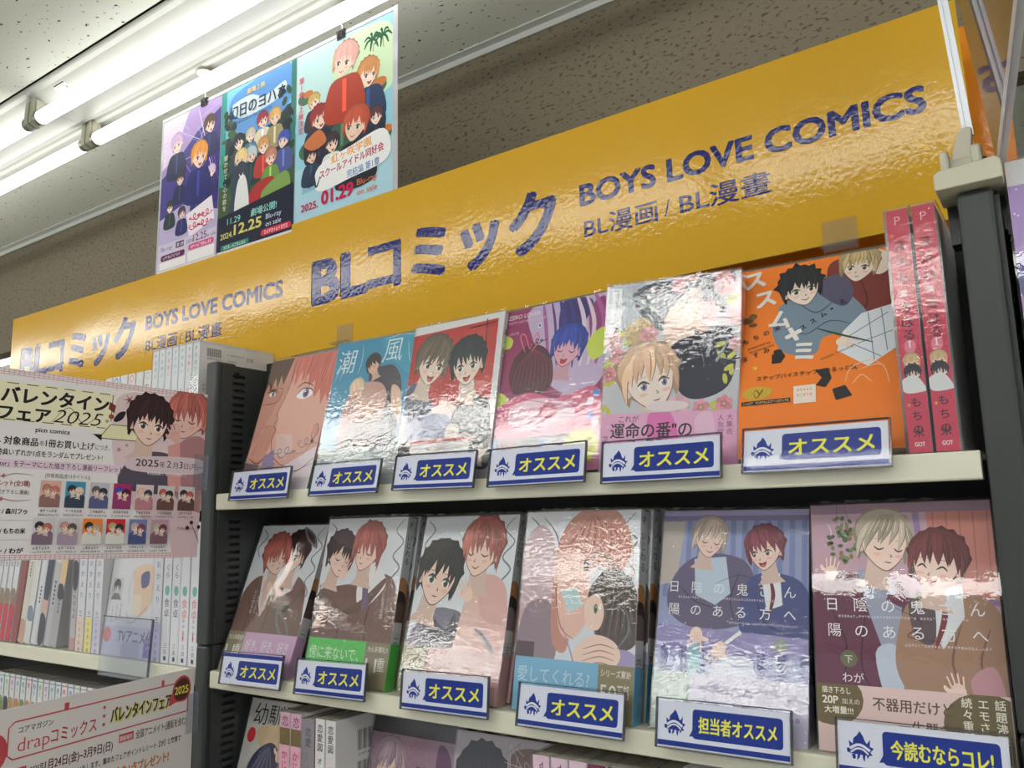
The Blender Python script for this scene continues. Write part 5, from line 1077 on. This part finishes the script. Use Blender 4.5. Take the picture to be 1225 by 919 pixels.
for i in range(6):
    sa = spine_art(.017, .182, (230, 228, 228), [('dot', .04, .3, pc[i]), ('dot', .04, .14, (240, 236, 230)), ('ねこ', .1, .6, (90, 80, 80))])
    spine_out(-.1820 - i * .0205, .0006, .0175, .178 + (i % 2) * .003, sa, 'small book peeking over the valentine board, %s from the tall white spines' % ordw[i], GB)

# ---- lowest row under the second shelf
ZB = -.4362; BT = 'comics on the lowest visible shelf'
def cover_childhood():
    A = Art(.1262, .184, (206, 204, 200)); A.text('幼馴染', 8, 22, 22, (40, 38, 40), .0, width=66); A.ell(10, 34, 6, 7, (214, 50, 60)); A.blob([(20, 26), (70, 22), (80, 40), (30, 44)], (216, 190, 150))
    A.blob([(10, 80), (20, 50), (44, 38), (60, 60), (58, 130), (6, 140)], (60, 62, 92)); 
    for i in range(10): A.line([(40, 40), (18 + i * 4, 70), (14 + i * 5, 120)], 1.2, ((120, 126, 160), (40, 40, 66))[i % 2], keep=i > 1)
    A.blob([(56, 56), (76, 44), (88, 70), (84, 130), (56, 130)], (150, 130, 130)); hand(A, 56, 48, 6, -80, (236, 206, 184)); A.blob([(84, 0), (100, 0), (100, 16), (84, 16)], (190, 50, 50)); return A
face_out((.0105, .012, ZB, .26, 0, 0), .1190, .184, .014, cover_childhood(), None, None, None, 'pale comic with three large brush characters over a dark blue haired figure', BT)
pk = (232, 178, 200)
psp = spine_art(.0172, .184, (216, 170, 196), [('恋', .02, .7, (120, 70, 90)), ('rect', .09, .19, (120, 104, 70)), ('rect', .19, .60, pk), ('かじつの恋', .22, .6, (206, 50, 96), .02), ('fig', .6, .9, (150, 130, 90))])
b = spine_out(.1305, ZB, .0172, .184, psp, 'pink spine with magenta script, left one of two on the lowest shelf', 'pink spines on the lowest shelf', ysp=.003)
copy_tree(b, mspine(.1490, ZB, .0172, ysp=.003), 'pink spine with magenta script, right one of two on the lowest shelf')
spine_out(.1675, ZB, .0205, .181, spine_art(.0205, .181, (146, 140, 150), [('恋愛', .05, .5, (70, 66, 76)), ('rect', .34, .7, (226, 224, 228)), ('ふじい', .37, .42, (60, 60, 66)), ('rect', .97, 1, (150, 40, 60))]), 'grey spine with a white title strip on the lowest shelf', BT, ysp=.003, col=(150, 60, 76))
spine_out(.1895, ZB, .0150, .183, spine_art(.015, .183, (228, 228, 230), [('恋愛図', .03, .62, (60, 60, 66), .02), ('オフスター', .22, .5, (40, 40, 46), .02, 1.6), ('rect', .9, 1, (60, 60, 66))]), 'white spine with black lettering on the lowest shelf', BT, ysp=.003)
A = Art(.128, .183, (214, 214, 216))
for r_ in range(2):
    for i in range(20): A.rect(26 + i * 2.0, 12 + r_ * 26, 26 + i * 2.0 + (.8, 1.3, .6)[i % 3], 29 + r_ * 26, (60, 60, 64), keep=i > 0)
    A.fine(26, 31 + r_ * 26, 42, 24, 2.4, (80, 80, 84))
A.fine(28, 66, 30, 12, 3, (90, 90, 96)); A.fine(28, 72, 36, 12, 3, (90, 90, 96))
spine_out(.2062, ZB, .0150, .183, spine_art(.015, .183, (224, 220, 222), [('恋愛図', .03, .62, (70, 70, 76), .02), ('へるつ', .25, .7, (214, 60, 70), .02, 1.3), ('rect', .8, .81, (214, 60, 70))]), 'white spine with red script and a barcoded back cover', BT, ysp=.003, back=A)
def cover_lilac_hair():
    A = Art(.1215, .184, (44, 42, 52)); A.rect(0, 14, 100, 143, (150, 120, 140)); head(A, 24, 44, 20, 0, (160, 136, 150), (240, 210, 190), .4, 'open', (160, 90, 70), 'line', seed=71, bangs=5, fringe=0); head(A, 62, 66, 20, 10, (58, 50, 72), (240, 212, 196), -.3, 'open', (120, 60, 80), seed=72, bangs=6)
    A.blob([(80, 20), (96, 30), (98, 90), (84, 80)], (96, 50, 90)); A.line([(74, 60), (86, 84), (98, 92)], 2.4, (226, 220, 230)); return A
face_out((.2235, .022, ZB, .22, 0, .0), .1215, .1830, .014, cover_lilac_hair(), None, None, None, 'dark topped comic with a lilac haired and a black haired man', BT)
def cover_black_hair():
    A = Art(.1235, .184, (176, 164, 170)); head(A, 30, 40, 24, -6, (48, 44, 56), (240, 214, 200), .2, 'open', (130, 80, 70), seed=75, bangs=6); A.blob([(60, 10), (100, 14), (100, 80), (70, 70), (58, 40)], (120, 90, 84)); A.blob([(10, 80), (60, 70), (96, 84), (96, 140), (0, 140)], (110, 96, 106))
    rd = random.Random(4)
    for i in range(26): A.line([(rd.uniform(50, 98), rd.uniform(2, 60)), (rd.uniform(50, 98), rd.uniform(2, 70))], .8, rd.choice([(226, 220, 220), (90, 60, 60)]))
    return A
face_out((.3480, .016, ZB, .22, 0, .0), .1235, .1830, .014, cover_black_hair(), None, None, None, 'comic with a large black haired face under crinkled film', BT)
dx = spine_art(.0175, .184, (226, 196, 216), [('dx', .02, .5, (90, 60, 80)), ('DX', .055, .7, (70, 50, 64), .03), ('恋の味', .16, .6, (150, 60, 100)), ('rect', .8, 1, (214, 150, 186))])
dxd = spine_art(.0175, .184, (110, 34, 66), [('DX', .04, .7, (230, 190, 206), .03), ('夜', .2, .6, (226, 190, 200))]); dxk = spine_art(.0175, .184, (50, 46, 60), [('DX', .04, .7, (200, 190, 210), .03)]); dxw = spine_art(.0175, .184, (222, 218, 224), [('DX', .04, .7, (90, 60, 80), .03)])
GD = 'uniform spines on the lowest shelf'; b = None
for i, lb in enumerate(('leftmost of the pale pink uniform spines on the lowest shelf', 'middle one of the pale pink uniform spines on the lowest shelf', 'third pale pink uniform spine, beside the dark wine spine')):
    if b is None: b = spine_out(.4770, ZB, .0176, .184, dx, lb, GD, ysp=.003)
    else: copy_tree(b, mspine(.4770 + .0192 * i, ZB, .0176, ysp=.003), lb)
spine_out(.5346, ZB, .0176, .184, dxd, 'dark wine spine on the lowest shelf', GD, ysp=.003); spine_out(.5538, ZB, .0176, .184, dxk, 'near black spine on the lowest shelf', GD, ysp=.003); spine_out(.5730, ZB, .0176, .184, dxw, 'white spine at the right end of the uniform spines', GD, ysp=.003)
spine_out(.5922, ZB, .0176, .184, dx, 'pale pink spine right of the white uniform spine', GD, ysp=.003)

# ================================================================ valentine boards
def mini(A, x, y, w_, h_, bg, cols, seed, dark=(120, 90, 90)):
    A.clip = (x, y, x + w_, y + h_); A.rect(x, y, x + w_, y + h_, bg)
    A.blob([(x - 1, y + h_ + 1), (x + w_ * .1, y + h_ * .55), (x + w_ * .5, y + h_ * .6), (x + w_ * .9, y + h_ * .5), (x + w_ + 1, y + h_ + 1)], dark)
    for i, c_ in enumerate(cols): head(A, x + w_ * (.34 + .34 * i), y + h_ * (.34 + .06 * i), w_ * .2, (-12, 10)[i], c_, (246, 216, 200), (.6, -.6)[i], seed=seed + i, detail=1)
    A.clip = (0, 0, 100, A.H)
def board_one():
    W_, H_ = .297, .208; A = Art(W_, H_, (238, 234, 236)); K = (34, 30, 34); P = (214, 160, 168)
    for i in range(60): A.line([(i * 1.7, 0), (i * 1.7, 2.2 + (i % 9 == 0) * 1)], .25, P, taper=False, keep=i > 0)
    for i in range(3): A.line([(0, .4 + i * .8), (100, .4 + i * .8)], .25, P, taper=False)
    for i in range(60): A.line([(i * 1.7, 68), (i * 1.7, 70)], .25, P, taper=False, keep=i > 0)
    for i in range(3): A.line([(0, 68.2 + i * .8), (100, 68.2 + i * .8)], .25, P, taper=False)
    A.blob([(62, 6), (80, 3), (100, 6), (104, 50), (86, 60), (70, 48), (62, 30)], (226, 204, 208)); A.blob([(88, 52), (100, 50), (104, 72), (90, 70)], (226, 196, 202))
    A.poly([(0, 4.6), (60.5, 4.6), (60.5, 19.5), (0, 19.5)], (240, 236, 204)); 
    for k in range(9): A.line([(2 + k * 6.6, 5.2), (6 + k * 6.6, 5.2)], .3, K, taper=False, smooth=False, keep=k > 0); A.line([(2 + k * 6.6, 18.9), (6 + k * 6.6, 18.9)], .3, K, taper=False, smooth=False)
    A.line([(60, 5.2), (60, 16)], .3, K, taper=False, smooth=False); A.poly([(56, 21), (60, 17), (71, 17), (73, 23), (56, 23)], (236, 232, 190)); A.line([(56, 23), (60, 17.2), (71, 17.2), (73, 23), (56, 23)], .3, K, taper=False, smooth=False)
    A.text('バレンタイン', 20.5, 12.0, 6.6, K, .05, width=38); A.text('フェア', 20, 18.6, 6.2, K, .05, width=17.5); A.text('2025', 38.5, 18.4, 7.4, K, -.008, width=17, skew=.35); A.line([(38, 18.6), (44, 12.2), (50, 18.2), (56, 13)], .25, K)
    A.poly([(18, 20.5), (20.5, 20.5), (18, 23)], K); A.poly([(57, 21.5), (53.5, 21.5), (57, 24)], K)
    A.poly([(59, 8), (61.5, 9.5), (61, 12.5), (58.6, 11)], (120, 60, 50)); A.blob([(61, 15), (63, 12), (65.5, 11.5), (64.5, 14.5), (62, 16)], K); A.ell(60, 14, 1.1, 1, (150, 80, 50)); A.star(66.5, 6.5, 2.6, .5, 6, (130, 60, 66)); A.star(64, 27, 1.4, .4, 6, (170, 130, 140)); A.star(67, 25, 1, .3, 6, (170, 130, 140)); A.star(58.5, 16, 1, .4, 6, (130, 160, 140))
    A.text('picn comics', 33, 22.6, 2.4, K, .03, width=12); A.text('期間中、', 14, 27.4, 2.5, K, .01, width=8); A.text('対象商品', 22.8, 27.8, 3.3, K, .03, width=11.5); A.text('を', 34.8, 27.6, 2.2, K); A.text('1冊お買い上げ', 37, 27.8, 3.3, K, .02, width=17.5); A.text('につき、', 55, 27.6, 2.4, K, 0, width=5.5)
    A.text('フェア特典いずれか1点をランダムでプレゼント!', 15, 31.8, 2.6, K, .01, width=43)
    A.rect(14, 33.4, 68, 36.6, (232, 208, 226)); A.text('Valentine&Winter」をテーマにした描き下ろし漫画リーフレット!', 10, 35.9, 2.4, K, .01, width=57)
    A.text('[対象商品(全13タイトル)]', 38, 39.4, 1.8, K, 0, width=16); A.line([(16, 38.5), (22, 40), (28, 38.6), (34, 39)], .3, (170, 110, 110)); A.star(24, 39.6, 1, .5, 4, (170, 110, 110)); A.line([(16, 48.5), (22, 47.4), (28, 48.6), (34, 48)], .3, (170, 110, 110)); A.star(24, 48, 1, .5, 4, (170, 110, 110))
    A.text('漫画リーフレット(全3種)', 14, 43, 2.3, (170, 90, 90), .03, width=19); A.text('サイズ:新書(描き下ろし漫画)', 14, 46, 1.7, K, 0, width=19)
    for i, t in enumerate(('はしゃな / 森川フゥ', '三田はる / もちの米', 'いルヨシ / わが')): A.text(t, 17, 53.2 + i * 7.1, 2.2, K, .04, width=16); 
    for i in range(3): A.line([(14, 55.6 + 7.1 * i), (35, 55.6 + 7.1 * i)], .12, (190, 180, 184), taper=False, smooth=False)
    # two figures
    A.blob([(66, 42), (68, 31), (76, 27), (86, 28), (92, 36), (92, 44)], (92, 82, 98)); A.blob([(84, 30), (92, 20), (101, 22), (104, 50), (92, 48), (86, 40)], (178, 130, 134)); A.poly([(84, 24), (89, 22), (91, 44), (85, 40)], (222, 160, 156))
    head(A, 92, 11, 8.6, 6, (186, 108, 100), (236, 196, 186), -.6, 'closed', seed=81, bangs=7, fringe=.15, neck=False); head(A, 75.5, 15, 8.6, 6, (58, 38, 42), (244, 214, 200), .3, 'open', (110, 96, 80), 'line', seed=80, bangs=6); hand(A, 87, 20, 2.6, -110, (228, 178, 168))
    A.blob([(70, 29.6), (98, 28.6), (98, 35), (70, 35)], (220, 200, 208)); A.text('2025', 71, 33, 4.1, (60, 36, 46), .01, width=9.5); A.text('年', 80.8, 33, 2.8, (60, 36, 46)); A.text('2', 84, 33, 4.1, (60, 36, 46)); A.text('月', 86.5, 33, 2.8, (60, 36, 46)); A.text('3', 89.4, 33, 4.1, (60, 36, 46)); A.text('日(月)~', 91.5, 33, 2.8, (60, 36, 46), 0, width=8); A.text('※特典無くなり次第終了', 76, 36.4, 1.8, (240, 236, 240), 0, width=17)
    c1 = [((226, 180, 164), [(180, 130, 110), (206, 120, 110)]), ((70, 150, 186), [(60, 50, 50), (230, 206, 180)]), ((200, 196, 204), [(110, 100, 90), (50, 56, 70)]), ((170, 50, 110), [(60, 76, 170), (84, 30, 54)]), ((226, 206, 206), [(230, 190, 160), (60, 60, 80)]), ((214, 210, 214), [(196, 96, 82), (60, 46, 44)]), ((214, 210, 214), [(60, 46, 50), (196, 96, 84)])]
    for i, (bg, hh) in enumerate(c1): x = 36.6 + i * 8.85; mini(A, x, 40.6, 7.2, 10.0, bg, hh, 90 + i, ((150, 110, 110), (60, 70, 90), (90, 96, 140), (150, 60, 110), (190, 130, 140), (110, 76, 72), (100, 70, 68))[i]); A.fine(x + .6, 51.4, 6, 6, 1, K); A.fine(x, 53, 7.2, 11, .8, K)
    c2 = [((214, 210, 214), [(50, 48, 56), (190, 104, 92)]), ((206, 200, 206), [(206, 146, 132), (90, 80, 76)]), (OR, [(50, 50, 54), (190, 166, 122)]), ((206, 50, 56), [(190, 166, 122), (50, 50, 54)]), ((120, 130, 180), [(196, 176, 164), (136, 66, 84)]), ((190, 150, 170), [(188, 176, 158), (112, 56, 62)])]
    for i, (bg, hh) in enumerate(c2): x = 35.2 + i * 8.75; mini(A, x, 54.6, 7.2, 9.8, bg, hh, 110 + i, ((130, 110, 130), (170, 150, 170), (226, 226, 220), (226, 226, 220), (80, 90, 140), (130, 96, 110))[i]); A.fine(x + .6, 65.2, 6, 6, 1, K); A.fine(x, 66.7, 7.2, 11, .8, K)
    for P in (((96, 56), (98, 60), (100, 64)), ((98, 60), (99.5, 58)), ((97, 58), (94.5, 58))): A.line(P, .25, (50, 30, 40))
    for x, yy in ((96, 55.6), (99.4, 57.4), (94.4, 57.8)): A.ell(x, yy, .8, .8, (50, 30, 40))
    A.fine(90, 57.4, 5, 6, 1.2, K); return A
def board_two():
    A = Art(.297, .21, (238, 232, 230)); R_ = (206, 84, 92); K = (46, 36, 36)
    def frame(x0, y0, x1, y1, w_): 
        for P in (((x0 + 2, y0), (x1, y0)), ((x0 + 2, y1), (x1, y1))): A.line(P, w_, R_, taper=False, smooth=False)
        A.line(((x0 + 2, y0), (x0, y0 + 1.6), (x0, y1 - 1.6), (x0 + 2, y1)), w_, R_, taper=False, smooth=False); A.line(((x1, y0), (x1, y1)), w_, R_, taper=False, smooth=False)
    frame(20.5, 4.6, 97, 16.4, .5); A.rect(40.5, 2.2, 42.3, 4.8, R_); A.rect(83, 2.2, 84.4, 4.8, R_)
    A.text('コアマガジン', 24, 8.4, 2.3, K, .02, width=12.5); A.text('drap', 24, 14.4, 6.2, (214, 66, 84), -.006, width=11.5); A.text('コミックス', 36, 14.2, 5.4, (190, 50, 66), .01, width=18); 
    for i in range(3): A.ell(57, 7 + i * 3, .6, .6, R_)
    A.text('バレンタインフェア', 60.2, 13.1, 6, (222, 214, 120), .12, width=28.4); A.text('バレンタインフェア', 60, 12.8, 6, (52, 40, 40), .03, width=28)
    A.blob([(88.5, 8), (90, 3.8), (94, 2), (97.4, 4), (98.2, 8.6), (95.6, 12), (90.6, 12), (87, 12.6)], R_); A.blob([(89.3, 8), (90.6, 4.6), (94, 2.9), (96.8, 4.6), (97.4, 8.4), (95.2, 11.2), (91, 11.2)], (92, 54, 50)); A.text('2025', 89.9, 9, 4.2, (236, 226, 110), .03, width=7)
    A.ell(15.6, 13, 5, 6, R_); A.rect(21, 19.4, 27.6, 22.6, R_); A.text('開催期間', 21.5, 22, 2, (240, 230, 226), .02, width=5.6)
    A.text('2025年', 29, 22.4, 3, K, .01, width=5); A.text('1月24日(金)~3月9日(日)', 34.4, 22.6, 3.8, (90, 40, 44), .02, width=27); A.rect(64, 18.2, 70.6, 21.2, R_); A.text('開催場所', 64.5, 20.6, 2, (240, 230, 226), .02, width=5.6); A.text('全国アニメイト(通販を含む)', 71.6, 21.2, 3.4, (90, 40, 44), .01, width=25)
    A.text('でフェアポイントレシートを【1P】お渡しいたします。集めたフェアポイントレシート【3P】と交換で', 14, 27, 2.5, K, .015, width=80)
    A.text('期間限定 4Pリーフレット(全3種)を1点プレゼント!', 24, 33.2, 4.2, (214, 130, 60), .04, width=64); A.text('※なくなり次第終了とさせていただきます。', 40, 37, 1.8, K, 0, width=28)
    A.ell(88, 41, 7, 4.5, (236, 216, 90)); A.rect(84, 42, 98, 47, (200, 60, 70)); mini(A, 68, 38, 12, 16, (206, 200, 204), [(60, 50, 56), (150, 110, 100)], 140, (60, 56, 66)); mini(A, 53, 42, 12, 16, (196, 190, 200), [(150, 60, 60), (60, 50, 56)], 145, (90, 66, 70)); A.ell(66, 39, 1.4, 1.4, R_)
    for i in range(5): A.fine(20, 42 + i * 4, 28, 20, 2, K, i)
    return A
def board(name, A, tr, ang, roll, label, Hm, dz_clip):
    u = Vector((math.cos(ang), math.sin(ang), 0)); org = Vector(tr) - u * A.w - Vector((0, 0, Hm)); fr = plane_frame(org, u, roll=roll)
    # keep the top right corner fixed while rolling
    q = fr @ Vector((A.w, Hm, 0)); fr = Matrix.Translation(Vector(tr) - q) @ fr
    root = empty(name, fr); tag(root, label, 'board', 'valentine fair boards projecting from the upright')
    mb = MB().box((0, 0, -.0016), (A.w, Hm, 0), (238, 234, 236)); mb.art(A, Matrix.Identity(4)); mb.build('panel', M['printmatte'], root)
    k = MB(); k.box((A.w - .0125, Hm * dz_clip - .046, .0016), (A.w + .006, Hm * dz_clip, .0026)); k.box((A.w + .0006, Hm * dz_clip - .046, -.0026), (A.w + .006, Hm * dz_clip, .0016)); k.build('clear_clip', M['acrylic'], root)
board('notice_board', board_one(), (-.0125, -.0085, .129), math.radians(82), -.030, 'white valentine fair board with two drawn figures and rows of covers', .208, .62)
board('notice_board', board_two(), (-.0125, -.0120, -.213), math.radians(100), .0, 'white valentine fair board with red frame, lower of the two boards', .21, .86)

bpy.data.objects.remove(_to)
